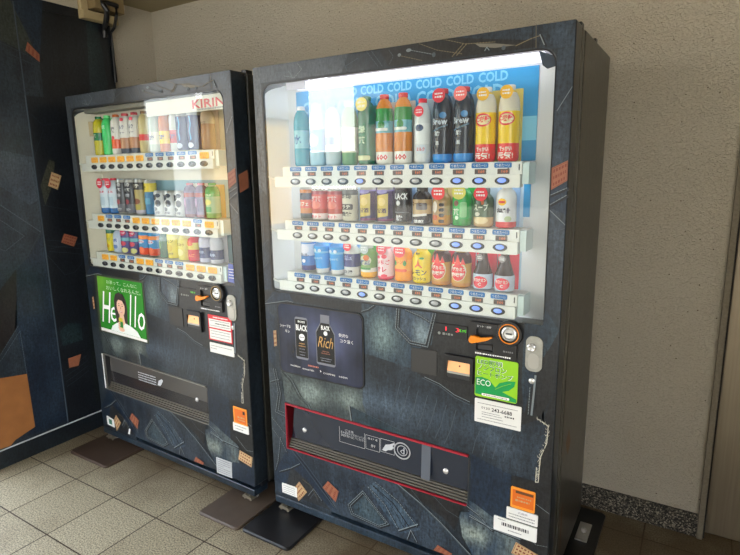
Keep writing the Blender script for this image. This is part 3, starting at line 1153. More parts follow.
    mb.prism(rrect(.750, .866, .909, .953, .004), -.006, 0, BLACKP)
    if near:
        text(mb, '1  3', .815, .938, .050, .014, -.0064, flat('led_red', (235, 40, 60), .4, emis=.8), res=1)
        text(mb, '15.093', .850, .938, .024, .009, -.0064, flat('led_green', (90, 220, 40), .4, emis=.6), res=1)
    else:
        scribble(mb, .83, .86, .938, .010, -.0064, flat('led_green_dim', (80, 170, 60), .4), seed=3)
    mb.prism(ellipse(.768, .920, .005, .005, 12), -.0066, -.006, flat('dim_print', (130, 134, 130), .5))
    scribble(mb, .78, .82, .920, .008, -.0066, MATS['dim_print'], seed=2)
    mb.build('credit_display', root, bevel=.0015)
    cs = empty('coin_panel', (0, 0, 0), parent=root)
    mb = MB()
    mb.prism(rrect(.870, 1.026, .868, .975, .010), -.010, 0, BLACKP, [[(.897, .885), (.952, .885), (.952, .955), (.897, .955)]])
    mb.lathe([(.041, 0), (.041, .012), (.039, .016), (.0290, .0165), (.0285, .008)], BLACKP, (1.003, 0, .953), axis='y', seg=36)
    mb.box(.897, .952, -.0005, 0, .885, .955, flat('slot_black', (8, 8, 8), .5))
    mb.prism([(.903, .887), (.950, .889), (.948, .905), (.905, .902)], -.007, -.001, DARKP)
    text(mb, 'おつり・返却', .922, .9635, .045, .007, -.0104, WHT, res=1)
    scribble(mb, .895, 1.01, .8745, .0055, -.0104, WHT, seed=5)
    scribble(mb, .985, 1.018, .893, .006, -.0104, INKG, seed=6)
    mb.build('bezel', cs, bevel=.001)
    mb = MB()
    mb.lathe([(.0315, .0160), (.0315, .0185), (.0288, .0185), (.0288, .0150)], ORG if near else flat('brass_ring', (150, 124, 80), .3), (1.003, 0, .953), axis='y', seg=36, caps=False)
    mb.build('light_ring', cs, smooth=True)
    mb = MB()
    mb.lathe([(.0235, .009), (.0225, .0165), (.018, .0185), (.015, .0150), (.010, .0140), (0, .0145)], CHROME, (1.003, 0, .953), axis='y', seg=36)
    mb.box(.994, 1.012, -.0195, -.014, .9515, .9545, BLACKP)
    mb.build('coin_slot', cs, smooth=True)
    mb = MB()
    mb.prism([(.876, .917), (.880, .930), (.893, .933), (.915, .929), (.950, .937), (.954, .934), (.935, .922), (.910, .914), (.888, .907), (.879, .909)], -.024, -.012, ORG)
    mb.build('return_lever', cs, bevel=.002)
    # blank plate and bill slot
    MB().prism(rrect(.664, .759, .767, .853, .003), -.004, 0, flat('blank_plate', (52, 51, 50), .45, var=.06)).build('blank_plate', root, bevel=.001)
    bs = empty('bill_acceptor', (0, 0, 0), parent=root)
    mb = MB()
    mb.prism(rrect(.789, .889, .762, .853, .006), -.014, 0, BLACKP, [rrect(.800, .879, .776, .834, .003)])
    mb.prism([(.800, .776), (.879, .776), (.879, .790), (.800, .790)], -.012, 0, DARKP)
    mb.build('bezel', bs, bevel=.002)
    mb = MB()
    mb.add([(.800, -.003, .834), (.879, -.003, .834), (.879, -.012, .798), (.800, -.012, .798)], [(0, 3, 2, 1)],
           flat('bill_slot_amber', (248, 178, 120) if near else (232, 190, 176), .35, emis=.25, var=.15, scale=40))
    mb.box(.800, .879, -.012, 0, .7905, .7975, STEEL)
    mb.prism(ellipse(.842, .818, .003, .003, 8), -.0085, -.0075, LEI)
    mb.build('bill_slot', bs)
    # lock plate
    mb = MB()
    mb.prism(rrect(1.053, 1.103, .843, .953, .020, 8), -.006, 0, flat('worn_metal', (160, 160, 152), .38, metal=.3, var=.2, scale=90))
    mb.prism(rrect(1.062, 1.094, .852, .900, .014, 8), -.0075, -.006, STEEL)
    mb.build('lock_plate', root, bevel=.002)
    mb = MB()
    mb.lathe([(.013, .006), (.013, .013), (.010, .015), (.006, .013), (0, .013)], CHROME, (1.071, 0, .918), axis='y')
    mb.lathe([(.009, .0), (.009, .004), (.005, .007), (0, .007)], CHROME, (1.0745, 0, .811), axis='y')
    mb.build('lock_cylinder', root, smooth=True)
    # pick up flap ---------------------------------------------------
    pf = empty('pickup_port', (0, 0, 0), parent=root)
    trim = flat('red_trim', (160, 34, 50), .35) if near else flat('grey_trim', (140, 138, 132), .3, metal=.6)
    mb = MB()
    mb.box(.080, .884, .060, .077, .318, .524, BLACKP)
    mb.box(.081, .088, .004, .076, .322, .517, flat('port_dark_red', (86, 14, 20), .4) if near else DARKP)
    mb.box(.874, .882, .004, .076, .322, .505, DARKP)
    mb.build('port_cavity', pf)
    mb = MB()
    def band(p, w_, y0, y1):
        for a, b in zip(p, p[1:]):
            d = (Vector(b) - Vector(a)).normalized()
            nn = Vector((-d.y, d.x)) * w_ / 2
            A, B = Vector(a), Vector(b)
            q = [A - nn, B - nn, B + nn, A + nn]
            mb.prism([(v.x, v.y) for v in q], y0, y1, trim)
    band([(.086, .520), (.876, .507)], .007 if near else .005, -.007, .004)
    band([(.086, .520), (.083, .322)], .0035, -.004, .004)
    band([(.083, .322), (.873, .321)], .004, -.004, .004)
    mb.build('port_trim', pf)
    mb = MB()
    for k in range(4):
        z0_ = .326 + k * .0085
        mb.box(.086, .872, .004 + k * .005, .060, z0_, z0_ + .0065, flat('ribbed_grey', (88, 85, 78), .45))
    mb.build('ribbed_sill', pf, bevel=.001)
    smoke = flat('smoked_panel_' + n, (40, 46, 58) if near else (78, 76, 74), .10 if near else .25, metal=0.0, coat=.5)
    mb = MB()
    mb.add([(.125, .006, .509), (.876, .006, .498), (.870, .022, .362), (.094, .022, .362),
            (.125, .012, .509), (.876, .012, .498), (.870, .028, .362), (.094, .028, .362)],
           [(0, 3, 2, 1), (4, 5, 6, 7), (0, 1, 5, 4), (2, 3, 7, 6), (0, 4, 7, 3), (1, 2, 6, 5)], smoke)
    mb.build('pickup_flap', pf)
    mb = MB()
    fy = lambda z: .006 + (.505 - z) / .145 * .016 - .0006
    pw = flat('panel_print', (186, 190, 196), .5)
    def FT(s, cx, cz, wd, ht):
        text(mb, s, cx, cz, wd, ht, fy(cz + ht / 2) - .0008, pw, res=1)
    def FR(p, wd=.0012):
        mb.ribbon(p, wd, fy(max(q[1] for q in p)) - .0008, pw)
    if near:
        ox = 0
        FT('ご注意', .39, .468, .04, .010)
        FT('手や指をはさまないように', .405, .456, .11, .010)
        FT('商品を取り出してください', .405, .444, .11, .010)
        FR([(.345, .478), (.345, .415), (.46, .415), (.46, .478)])
        FR([(.465, .474), (.465, .418), (.525, .418), (.525, .474), (.465, .474)])
        FT('あける', .495, .462, .045, .009)
        FT('押す', .495, .432, .02, .014)
        FR([(.53, .476), (.53, .424), (.588, .424), (.588, .476), (.53, .476)])
        c_, z_ = .62, .450
        for rr_, ww in ((.032, .005), (.020, .003)):
            FRp = ellipse(c_, z_, rr_, rr_ * .95, 24)
            FR(FRp + [FRp[0]], ww)
        FT('d', c_, z_, .018, .026)
        mb.flat([(.535, .43), (.55, .455), (.572, .462), (.586, .452), (.575, .44), (.56, .436), (.55, .428)], fy(.462) - .0008, pw)
        mb.flat([(.562, .458), (.588, .472), (.590, .466), (.572, .452)], fy(.472) - .001, pw)
        # a clear stripe on the panel, the bottle chute behind
        mb.flat([(.700, .500), (.735, .4995), (.732, .366), (.697, .366)], fy(.50) - .0002, flat('panel_stripe', (92, 98, 108), .2))
    else:
        for k in range(4):
            scribble(mb, .36, .50, .468 - k * .013, .006, fy(.475) - .0008, pw, seed=k)
        mb.flat([(.51, .43), (.52, .455), (.545, .468), (.555, .462), (.54, .44), (.53, .43)], fy(.468) - .0008, pw)
        mb.flat([(.095, .364), (.11, .425), (.868, .418), (.868, .364)], fy(.425) - .0002, flat('panel_dark_band', (40, 38, 40), .2))
    mb.build('flap_print', pf)
    mb = MB()
    for x_, z_ in ((.167, .415), (.789, .417)) if near else ((.789, .417),):
        mb = MB()
        mb.lathe([(.010, 0), (.010, .004), (.007, .007), (0, .008)], CHROME, (x_, fy(z_), z_), axis='y')
        mb.build('flap_screw', pf, smooth=True)
    # ledge and feet -----------------------------------------------
    mb = MB()
    mb.box(0, .297, .0, .078, .082, .1005, base)
    mb.box(.297, 1.147, .040, .078, .082, .1005, BLACKP)
    mb.build('kick_slot', root)
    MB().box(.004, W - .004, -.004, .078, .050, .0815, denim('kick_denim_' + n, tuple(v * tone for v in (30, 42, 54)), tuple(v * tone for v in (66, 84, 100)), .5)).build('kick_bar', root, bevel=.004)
    def foot(x, y):
        f = MB()
        f.lathe([(.020, 0), (.020, .006), (.008, .010), (.008, .060)], STEEL, (x, y, .012), seg=16)
        f.prism([(x - .030, .022), (x + .030, .022), (x + .026, .030), (x + .010, .036), (x - .012, .036), (x - .026, .030)], y - .045, y - .012, flat('foot_metal', (150, 142, 126), .45, metal=.8, var=.3, scale=80))
        f.prism([(x - .024, .0125), (x - .016, .0125), (x - .010, .040), (x - .018, .040)], y - .040, y - .034, MATS['foot_metal'])
        f.prism([(x + .012, .0125), (x + .020, .0125), (x + .016, .040), (x + .008, .040)], y - .040, y - .034, MATS['foot_metal'])
        f.build('foot', root)
    for x, y in ((.045, .045), (W - .06, .045), (.045, .52), (W - .045, .52)):
        foot(x, y)
    # stickers -------------------------------------------------------
    ys = -.0045
    if near:
        mb = MB()
        mb.prism(rrect(.894, 1.032, .727, .862, .007), ys, 0, flat('eco_lime', (146, 204, 30), .35))
        g2 = flat('eco_green', (0, 150, 74), .35)
        mb.flat([(.896, .735), (1.030, .730), (1.030, .742), (1.0, .752), (.965, .765), (.94, .79), (.917, .795), (.896, .790)], ys - .0003, g2)
        mb.flat([(.962, .768), (.975, .785), (1.0, .796), (1.026, .800), (1.022, .782), (1.006, .766), (.985, .758), (.968, .760)], ys - .0006, g2)
        mb.ribbon([(.962, .762), (.985, .777), (1.012, .790)], .0012, ys - .0009, MATS['eco_lime'])
        dg = flat('eco_dark_text', (20, 110, 60), .4)
        for k, (s, x_, wd) in enumerate((('LED照明', .942, .078), ('ノンフロン', .950, .090), ('ヒートポンプ', .960, .112))):
            text(mb, s, x_, .846 - k * .019, wd + .004, .017, ys - .0004, WHT, bold=.012)
            text(mb, s, x_, .846 - k * .019, wd, .0145, ys - .0008, dg, bold=.012)
        text(mb, 'ECO', .924, .777, .046, .020, ys - .0008, WHT)
        mb.flat(rrect(.918, 1.008, .733, .741, .003), ys - .0008, WHT)
        scribble(mb, .924, 1.002, .737, .004, ys - .0011, INKG, seed=2)
        mb.build('sticker', root)['label'] = 'lime green ECO sticker'
        mb = MB()
        mb.prism(rrect(.895, 1.047, .638, .719, .003), -.0035, 0, PAPER)
        text(mb, '243-6688', .985, .690, .066, .013, -.0039, INK, bold=.015)
        text(mb, '0120', .932, .691, .028, .008, -.0039, INK)
        for k, (z_, a, b) in enumerate(((.705, .905, 1.035), (.676, .92, .98), (.669, .92, .985), (.660, .92, .99), (.650, .905, 1.035))):
            scribble(mb, a, b, z_, .0030, -.0039, INKG, seed=k)
        scribble(mb, .995, 1.025, .676, .006, -.0039, INK, seed=9)
        mb.build('sticker', root)['label'] = 'white service phone sticker'
        mb = MB()
        mb.prism(rrect(1.024, 1.102, .370, .444, .005), ys, 0, flat('orange_frame', (240, 150, 50), .35))
        mb.flat([(1.030, .380), (1.098, .380), (1.098, .436), (1.030, .436)], ys - .0003, flat('orange_field', (214, 104, 30), .3))
        mb.flat([(1.040, .425), (1.096, .425), (1.096, .434), (1.040, .434)], ys - .0006, flat('brown_ink', (96, 62, 40), .4))
        scribble(mb, 1.045, 1.092, .412, .005, ys - .0006, LEB, seed=1)
        scribble(mb, 1.040, 1.085, .400, .007, ys - .0006, LEB, seed=2)
        mb.build('sticker', root)['label'] = 'orange permit sticker'
        mb = MB()
        mb.prism(rrect(1.012, 1.113, .326, .367, .003), ys, 0, PAPER)
        text(mb, '広島県', 1.065, .357, .03, .008, ys - .0004, INKG)
        scribble(mb, 1.02, 1.105, .346, .004, ys - .0004, INKG, seed=3)
        scribble(mb, 1.02, 1.105, .336, .004, ys - .0004, INKG, seed=4)
        mb.build('sticker', root)['label'] = 'small white sticker under the orange one'
        mb = MB()
        mb.prism(rrect(.971, 1.112, .270, .321, .003), ys - .001, 0, PAPER)
        r = random.Random(3)
        x = .998
        while x < 1.085:
            wd = r.choice((.0016, .003, .0045))
            mb.flat([(x, .294), (x + wd, .294), (x + wd, .306), (x, .306)], ys - .0014, INK)
            x += wd + .0022
        scribble(mb, .985, 1.01, .314, .003, ys - .0014, INKG, seed=5)
        scribble(mb, 1.02, 1.065, .283, .004, ys - .0014, INKG, seed=6)
        mb.build('sticker', root)['label'] = 'white barcode sticker'
        mb = MB()
        mb.prism([(.047, .108), (.126, .108), (.128, .153), (.047, .151)], -.0055, 0, PAPER)
        for k in range(4):
            scribble(mb, .055, .118, .143 - k * .009, .003, -.0059, INKG, seed=k)
        mb.build('sticker', root)['label'] = 'small white label at the lower left corner'
        # poster
        ps = empty('poster_panel', (0, 0, 0), parent=root)
        fr = [(.073, .946), (.44, .938)] 
        outl = rrect(.074, .466, .662, .941, .022, 6)
        MB().prism(rrect(.068, .472, .656, .947, .026, 6), -.005, 0, BLACKP).build('frame', ps, bevel=.002)
        mb = MB()
        mb.prism(outl, -.0065, -.004, denim('poster_navy_glare', (24, 28, 42), (92, 100, 138), .35, [(.30, .82, .16, .13, .8)], rough=.12, grain=.02))  # blue grey glare painted into the middle of the poster
        mb.build('poster', ps)
        mb = MB()
        yy = -.0070
        def can(cx, z0, z1, wd, col, bottle=False):
            h = z1 - z0
            if bottle:
                pts = [(cx - wd / 2, z0 + .006), (cx - wd / 2 + .006, z0), (cx + wd / 2 - .006, z0), (cx + wd / 2, z0 + .006), (cx + wd / 2, z0 + h * .66),
                       (cx + wd * .30, z0 + h * .80), (cx + wd * .24, z0 + h * .84), (cx + wd * .24, z1), (cx - wd * .24, z1), (cx - wd * .24, z0 + h * .84), (cx - wd * .30, z0 + h * .80), (cx - wd / 2, z0 + h * .66)]
            else:
                pts = [(cx - wd / 2, z0 + .006), (cx - wd / 2 + .006, z0), (cx + wd / 2 - .006, z0), (cx + wd / 2, z0 + .006), (cx + wd / 2, z1 - .006), (cx + wd / 2 - .006, z1), (cx - wd / 2 + .006, z1), (cx - wd / 2, z1 - .006)]
            mb.flat(pts, yy, col)
        ck = flat('poster_can_black', (22, 22, 26), .2)
        pr = flat('poster_rim_grey', (116, 118, 128), .3)
        can(.188, .728, .898, .062, pr)
        mb.flat([(.159, .737), (.217, .737), (.217, .889), (.159, .889)], yy - .0003, ck)
        can(.302, .722, .921, .088, pr, True)
        b2 = [(.261, .731), (.343, .731), (.343, .850), (.326, .878), (.322, .889), (.282, .889), (.278, .878), (.261, .850)]
        mb.flat(b2, yy - .0003, ck)
        text(mb, 'BOSS', .190, .880, .034, .008, yy - .0006, WHT, bold=.02)
        text(mb, 'BLACK', .190, .856, .056, .024, yy - .0006, WHT, bold=.03)
        mb.flat(ellipse(.190, .818, .014, .014), yy - .0006, WHT)
        scribble(mb, .180, .200, .818, .005, yy - .0009, INK, seed=8)
        for z_, t_ in ((.792, .030), (.782, .034), (.770, .028), (.758, .030), (.746, .026)):
            scribble(mb, .190 - t_ / 2, .190 + t_ / 2, z_, .004, yy - .0006, GOLD if z_ > .775 else pr, seed=int(z_ * 1000))
        text(mb, 'BLACK', .304, .871, .040, .017, yy - .0006, WHT, bold=.03)
        mb.flat(ellipse(.304, .850, .009, .009), yy - .0006, WHT)
        text(mb, 'Rich', .302, .814, .072, .042, yy - .0006, GOLD, shear=.35)
        for z_, t_ in ((.778, .034), (.770, .040), (.750, .052), (.741, .046)):
            scribble(mb, .302 - t_ / 2, .302 + t_ / 2, z_, .004, yy - .0006, LEA if z_ > .76 else pr, seed=int(z_ * 1000))
        text(mb, 'シャープな', .108, .853, .052, .013, yy, WHT)
        text(mb, 'キレ', .118, .833, .022, .013, yy, WHT)
        text(mb, '贅沢な', .385, .853, .042, .013, yy, WHT)
        text(mb, 'コク深く', .398, .832, .058, .014, yy, WHT)
        scribble(mb, .215, .265, .708, .007, yy, flat('rust_ink', (206, 120, 96), .4), seed=3)
        mb.flat([(.272, .70), (.278, .695), (.274, .69)], yy, WHT)
        text(mb, 'WORLD', .150, .694, .050, .006, yy, WHT)
        text(mb, 'ROASTED', .215, .690, .055, .006, yy, WHT)
        text(mb, 'COFFEE', .315, .690, .055, .006, yy, WHT)
        text(mb, '100%', .380, .690, .038, .006, yy, WHT)
        mb.build('poster_print', ps)
    else:
        mb = MB()
        mb.prism(rrect(.927, 1.070, .738, .851, .002), ys, 0, REDI)
        mb.flat([(.933, .795), (1.064, .795), (1.064, .833), (.933, .833)], ys - .0003, PAPER)
        mb.flat([(.933, .743), (1.064, .743), (1.064, .789), (.933, .789)], ys - .0003, PAPER)
        scribble(mb, .96, 1.05, .842, .006, ys - .0005, WHT, seed=1)
        for k, z_ in enumerate((.826, .815, .804, .780, .768, .754)):
            scribble(mb, .94 if k != 1 else .97, 1.058, z_, .006 if k == 1 else .0035, ys - .0006, INK if k == 1 else INKG, seed=k)
        mb.build('sticker', root)['label'] = 'red framed notice sticker'
        mb = MB()
        mb.prism(rrect(.927, 1.073, .681, .725, .002), ys, 0, PAPER)
        scribble(mb, .934, 1.064, .712, .004, ys - .0004, INKG, seed=1)
        scribble(mb, .934, .97, .700, .004, ys - .0004, INKG, seed=2)
        mb.build('sticker', root)['label'] = 'plain white sticker under the red framed one'
        mb = MB()
        mb.prism(rrect(1.045, 1.125, .378, .454, .002), ys, 0, flat('orange_frame', (240, 150, 50), .35))
        mb.flat([(1.052, .384), (1.120, .384), (1.120, .446), (1.052, .446)], ys - .0003, flat('orange_field', (214, 104, 30), .3))
        scribble(mb, 1.07, 1.112, .410, .008, ys - .0006, LEB, seed=2)
        scribble(mb, 1.075, 1.112, .398, .006, ys - .0006, LEB, seed=6)
        mb.flat([(1.102, .428), (1.115, .428), (1.115, .442), (1.102, .442)], ys - .0006, INK)
        mb.build('sticker', root)['label'] = 'orange permit sticker'
        mb = MB()
        mb.prism(rrect(1.038, 1.130, .341, .378, .002), ys, 0, PAPER)
        scribble(mb, 1.05, 1.12, .366, .005, ys - .0004, INKG, seed=3)
        scribble(mb, 1.05, 1.10, .353, .005, ys - .0004, INKG, seed=4)
        mb.build('sticker', root)['label'] = 'small white sticker under the orange one'
        mb = MB()
        mb.prism([(.911, .094), (1.008, .098), (1.012, .175), (.913, .172)], ys - .001, 0, flat('grey_paper', (178, 182, 184), .5))
        for k in range(7):
            scribble(mb, .92, .96 if k == 3 else 1.002, .166 - k * .010, .005, ys - .0014, INKG, seed=k)
        mb.build('sticker', root)['label'] = 'grey printed square sticker low on the door'
        mb = MB()
        mb.prism([(.052, .110), (.114, .106), (.116, .150), (.050, .158)], -.0055, 0, PAPER)
        mb.flat([(.070, .118), (.098, .118), (.098, .146), (.070, .146)], -.0060, flat('green_print', (60, 120, 96), .5))
        mb.build('sticker', root)['label'] = 'small white label at the lower left corner'
        MB().flat([(.236, .103), (.252, .103), (.262, .135), (.250, .137)], -.005, PAPER).build('sticker', root)['label'] = 'torn white scrap of tape'
        MB().tube([(.078, -.006, .520), (.086, -.010, .33)], .0025, WHT, seg=6).build('white_wire', root)
        # green poster
        ps = empty('poster_panel', (0, 0, 0), parent=root)
        MB().prism([(.070, .64), (.49, .64), (.49, .952), (.082, .952)], -.003, 0, flat('poster_edge', (52, 62, 44), .4)).build('frame', ps, bevel=.001)
        gp = denim('poster_green', (30, 140, 48), (116, 186, 60), .15, [(.10, .92, .20, .25, .9)], rough=.25, grain=.01)
        mb = MB()
        mb.prism([(.098, .668), (.478, .660), (.480, .942), (.112, .942)], -.0055, -.002, gp)
        mb.prism([(.100, .652), (.478, .647), (.478, .661), (.098, .669)], -.0055, -.002, PAPER)
        mb.build('poster', ps)
        mb = MB()
        yy = -.0060
        pt = flat('poster_pale_text', (180, 210, 170), .5)
        text(mb, 'お茶って、こんなに', .315, .920, .25, .019, yy, pt)
        text(mb, 'おいしくなれるんだ。', .325, .890, .28, .021, yy, pt)
        text(mb, 'H', .168, .785, .100, .165, yy, WHT, shear=.45)
        text(mb, 'e', .225, .755, .05, .08, yy, WHT, shear=.25)
        text(mb, 'l', .372, .795, .038, .160, yy, WHT, shear=.45)
        text(mb, 'l', .410, .792, .038, .160, yy, WHT, shear=.45)
        text(mb, 'o', .452, .748, .056, .09, yy, WHT, shear=.25)
        hair = flat('poster_hair', (42, 32, 28), .5)
        skin = flat('poster_skin', (226, 182, 156), .5)
        shirt = flat('poster_shirt', (226, 232, 228), .5)
        mb.flat([(.250, .70), (.238, .77), (.240, .83), (.255, .862), (.285, .875), (.318, .868), (.340, .84), (.345, .79), (.338, .73), (.335, .70)], yy - .0003, hair)
        mb.flat([(.190, .668), (.205, .692), (.245, .712), (.275, .72), (.32, .72), (.36, .712), (.41, .692), (.435, .663)], yy - .0006, shirt)
        mb.flat([(.272, .72), (.278, .76), (.312, .76), (.318, .72), (.296, .70)], yy - .0009, skin)
        mb.flat(ellipse(.294, .800, .033, .046), yy - .0010, skin)
        mb.flat([(.262, .82), (.275, .852), (.30, .858), (.322, .845), (.328, .81), (.31, .835), (.28, .838)], yy - .0013, hair)
        for sx2 in (-.013, .014):
            mb.flat(ellipse(.294 + sx2, .807, .0055, .0022, 10), yy - .0016, hair)
            mb.flat(ellipse(.294 + sx2, .817, .007, .0012, 10), yy - .0016, hair)
        mb.flat([(.293, .805), (.2905, .790), (.297, .790)], yy - .0014, LEA)
        mb.flat(ellipse(.294, .776, .011, .0045, 12), yy - .0016, flat('poster_lips', (190, 70, 70), .4))
        mb.flat(ellipse(.294, .777, .009, .0018, 12), yy - .0019, WHT)
        mb.flat(rrect(.268, .300, .685, .745, .006), yy - .0018, flat('poster_drink', (206, 190, 60), .4))
        mb.flat(rrect(.268, .300, .695, .725, .003), yy - .0021, flat('poster_drink_green', (40, 130, 60), .4))
        mb.flat([(.276, .745), (.288, .775), (.294, .772), (.286, .745)], yy - .0021, skin)
        mb.flat(ellipse(.286, .683, .024, .010, 14), yy - .0021, skin)
        for k in range(4):
            mb.flat(ellipse(.268 + k * .001, .692 + k * .009, .011, .0038, 10, .2), yy - .0024, skin)
        mb.build('poster_print', ps)
    return root

LED = 1.5
LED2 = 4.0
RX = machine('vending_machine', (0, 0, 0), 0.0, 1.0, 1.0, (1.412, 1.213, 1.014), True,
             'nearer denim wrapped drinks vending machine with lit display and red trimmed flap')
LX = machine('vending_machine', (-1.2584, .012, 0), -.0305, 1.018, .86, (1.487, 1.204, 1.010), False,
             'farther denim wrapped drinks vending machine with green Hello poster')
bpy.context.view_layer.update()

# ------------------------------------------------------------------ drinks
def C(c, r=.25, **k):
    m_ = sum(c) / 3
    c = tuple(max(0, min(255, int(m_ + (v - m_) * 1.12 - 6))) for v in c)
    return flat('drink_%d_%d_%d' % tuple(c), c, r, **k)

PROF = {
    'pet': ([(.80, 0), (.96, .02), (1, .05), (1, .70), (.97, .76), (.88, .83), (.68, .895), (.48, .925), (.46, .935)], (.935, 1.0, .52)),
    'can': ([(.78, 0), (.92, .03), (1, .07), (1, .90), (.90, .96), (.88, .985), (.80, .975), (.0, .97)], None),
    'bcan': ([(.80, 0), (.95, .03), (1, .07), (1, .66), (.90, .76), (.62, .84), (.55, .86)], (.86, 1.0, .58)),
    'oro': ([(.82, 0), (.98, .03), (1, .08), (1, .36), (.80, .50), (.52, .72), (.42, .88), (.42, .91)], (.91, 1.0, .52)),
    'cup': ([(.70, 0), (.75, .02), (.95, .60), (1, .80), (.75, .86), (.55, .90)], (.90, 1.0, .50)),
    'carton': None,
}

def drink(mroot, shape, x, z, R, Hh, body, cap=None, bands=(), deco=(), card=None, disc=None, yax=.0565, label='', group='', name='drink_bottle', cat='drink', face=None):
    sxm = mroot.scale[0]
    rz = mroot.rotation_euler[2]
    wp = mroot.matrix_world @ Vector((x, yax, z))
    root = empty(name, wp, rz)
    tag(root, label, cat, group)
    prof, cp = PROF[shape]
    hs = sorted(set([h for r, h in prof] + [b for bd in bands for b in bd[:2] if b < prof[-1][1]]))
    def rad(h):
        for (r0, h0), (r1, h1) in zip(prof, prof[1:]):
            if h0 <= h <= h1 and h1 > h0:
                return r0 + (r1 - r0) * (h - h0) / (h1 - h0)
        return prof[-1][0]
    if shape == 'can':
        pr = [(rad(h) if h not in dict((hh, r) for r, hh in prof) else dict((hh, r) for r, hh in prof)[h], h) for h in hs if h <= .9]
        pr += [p for p in prof if p[1] > .9 or p[1] in (.985,)]
        pr = [(r, h) for r, h in pr]
    else:
        pr = [(rad(h), h) for h in hs]
    def mf(h):
        q = h / Hh
        if shape == 'can' and (q > .90 or q < .05):
            return STEEL
        for a, b, c in bands:
            if a <= q <= b:
                return C(c)
        return C(body)
    mb = MB()
    mb.lathe([(r * R, h * Hh) for r, h in pr], C(body), matf=mf, seg=24)
    mb.build('body', root, smooth=True)
    if cp:
        c0, c1, cr = cp
        cm = MB()
        cc = C(cap or (240, 240, 240))
        cm.lathe([(cr * R * .98, c0 * Hh + .0002), (cr * R, c0 * Hh + .002), (cr * R, c1 * Hh - .002), (cr * R * .9, c1 * Hh)], cc, seg=20)
        cm.build('cap', root, smooth=True)
    if deco:
        dm = MB()
        e = .0004
        for i, d in enumerate(deco):
            RR = R + .0004 + e * i
            if d[0] == 'ell':
                _, u, q, rx, rz_, c = d
                wrapped(dm, ellipse(u * R, q * Hh, rx * R, rz_ * R, 16), RR, 0, C(c))
            elif d[0] == 'rect':
                _, u, q, rx, rz_, c = d
                wrapped(dm, rrect(u * R - rx * R, u * R + rx * R, q * Hh - rz_ * R, q * Hh + rz_ * R, .15 * R, 2), RR, 0, C(c))
            elif d[0] == 'text':
                _, s, u, q, wd, ht, c = d
                text(dm, s, u * R, q * Hh, min(wd * 1.15, 2.0) * R, ht * 1.15 * R, 0, C(c), bold=.03, cyl=(RR, 0), res=1)
            elif d[0] == 'poly':
                _, pts, c = d
                wrapped(dm, [(a * R, b * Hh) for a, b in pts], RR, 0, C(c))
        dm.build('printed_label', root)
    if disc:
        q, rr, c, s = disc[:4]
        sm = MB()
        yd = -R * 1.02 - .001
        sm.prism(ellipse(0, q * Hh, rr * R, rr * R, 20), yd - .001, yd, C(c))
        if s:
            for li, ln in enumerate(s.split('|')):
                nl = len(s.split('|'))
                text(sm, ln, 0, q * Hh + (nl - 1 - 2 * li) * rr * R * .30, rr * R * 1.3, rr * R * .42, yd - .0014, WHT if sum(c) < 560 else REDI, res=1)
        else:
            scribble(sm, -rr * R * .6, rr * R * .6, q * Hh + rr * R * .25, rr * R * .25, yd - .0014, WHT, seed=int(x * 1000))
            scribble(sm, -rr * R * .6, rr * R * .6, q * Hh - rr * R * .2, rr * R * .3, yd - .0014, WHT, seed=int(x * 1000) + 1)
        sm.build('round_sticker', root)
    if card:
        cc, cw, ch = card
        MB().prism(rrect(-cw / 2, cw / 2, 0, ch, .003), R + .002, R + .0035, C(cc, .4)).build('backing_card', root)
    return root

def gx(i):
    return .177 + .0711 * i

G1, G2, G3 = 'drinks, top row of the nearer machine', 'drinks, middle row of the nearer machine', 'drinks, bottom row of the nearer machine'
NM = 'in nearer machine'
Z1, Z2, Z3 = 1.4685, 1.2695, 1.0705
w_, k_, r_ = (240, 240, 238), (30, 30, 32), (214, 40, 52)

# top row, nearer machine
drink(RX, 'pet', gx(0), Z1, 0.0292, 0.214, (40, 150, 168), (240, 240, 240), bands=[(.3, .6, (150, 205, 214))], deco=[('text', '水', 0, .45, 1.0, 1.0, (20, 90, 140))],
      label='teal water bottle, leftmost, top row ' + NM, group=G1)
drink(RX, 'pet', gx(1), Z1, 0.0292, 0.214, (190, 222, 235), (240, 240, 240), bands=[(.25, .6, (70, 150, 200))], deco=[('ell', 0, .42, .7, .7, (235, 240, 245))],
      label='pale blue water bottle, second from left, top row ' + NM, group=G1)
drink(RX, 'pet', gx(2), Z1, 0.0292, 0.214, (200, 214, 220), (60, 120, 190), bands=[(.25, .6, (236, 238, 240))], deco=[('rect', 0, .40, .8, .5, (80, 120, 180))],
      label='white labelled bottle, third from left, top row ' + NM, group=G1)
drink(RX, 'pet', gx(3), Z1, 0.0292, 0.214, (120, 160, 110), (240, 240, 240), bands=[(.2, .6, (232, 230, 214))], deco=[('text', 'お茶', 0, .42, 1.3, .7, (60, 110, 60))],
      label='pale green tea bottle, fourth from left, top row ' + NM, group=G1)
drink(RX, 'pet', gx(4), Z1, 0.0313, 0.227, (8, 104, 74), (20, 120, 70), bands=[(.10, .84, (6, 108, 78))],
      deco=[('text', '緑', -.1, .52, .8, .7, (196, 220, 190)), ('text', '茶', -.1, .36, .8, .7, (196, 220, 190)), ('rect', 0, .1, .9, .25, (208, 214, 170))],
      disc=(.88, .72, (222, 208, 86), '濃い|緑茶'), card=((14, 120, 92), .060, .20),
      label='dark green tea bottle with round yellow sticker, top row ' + NM, group=G1)
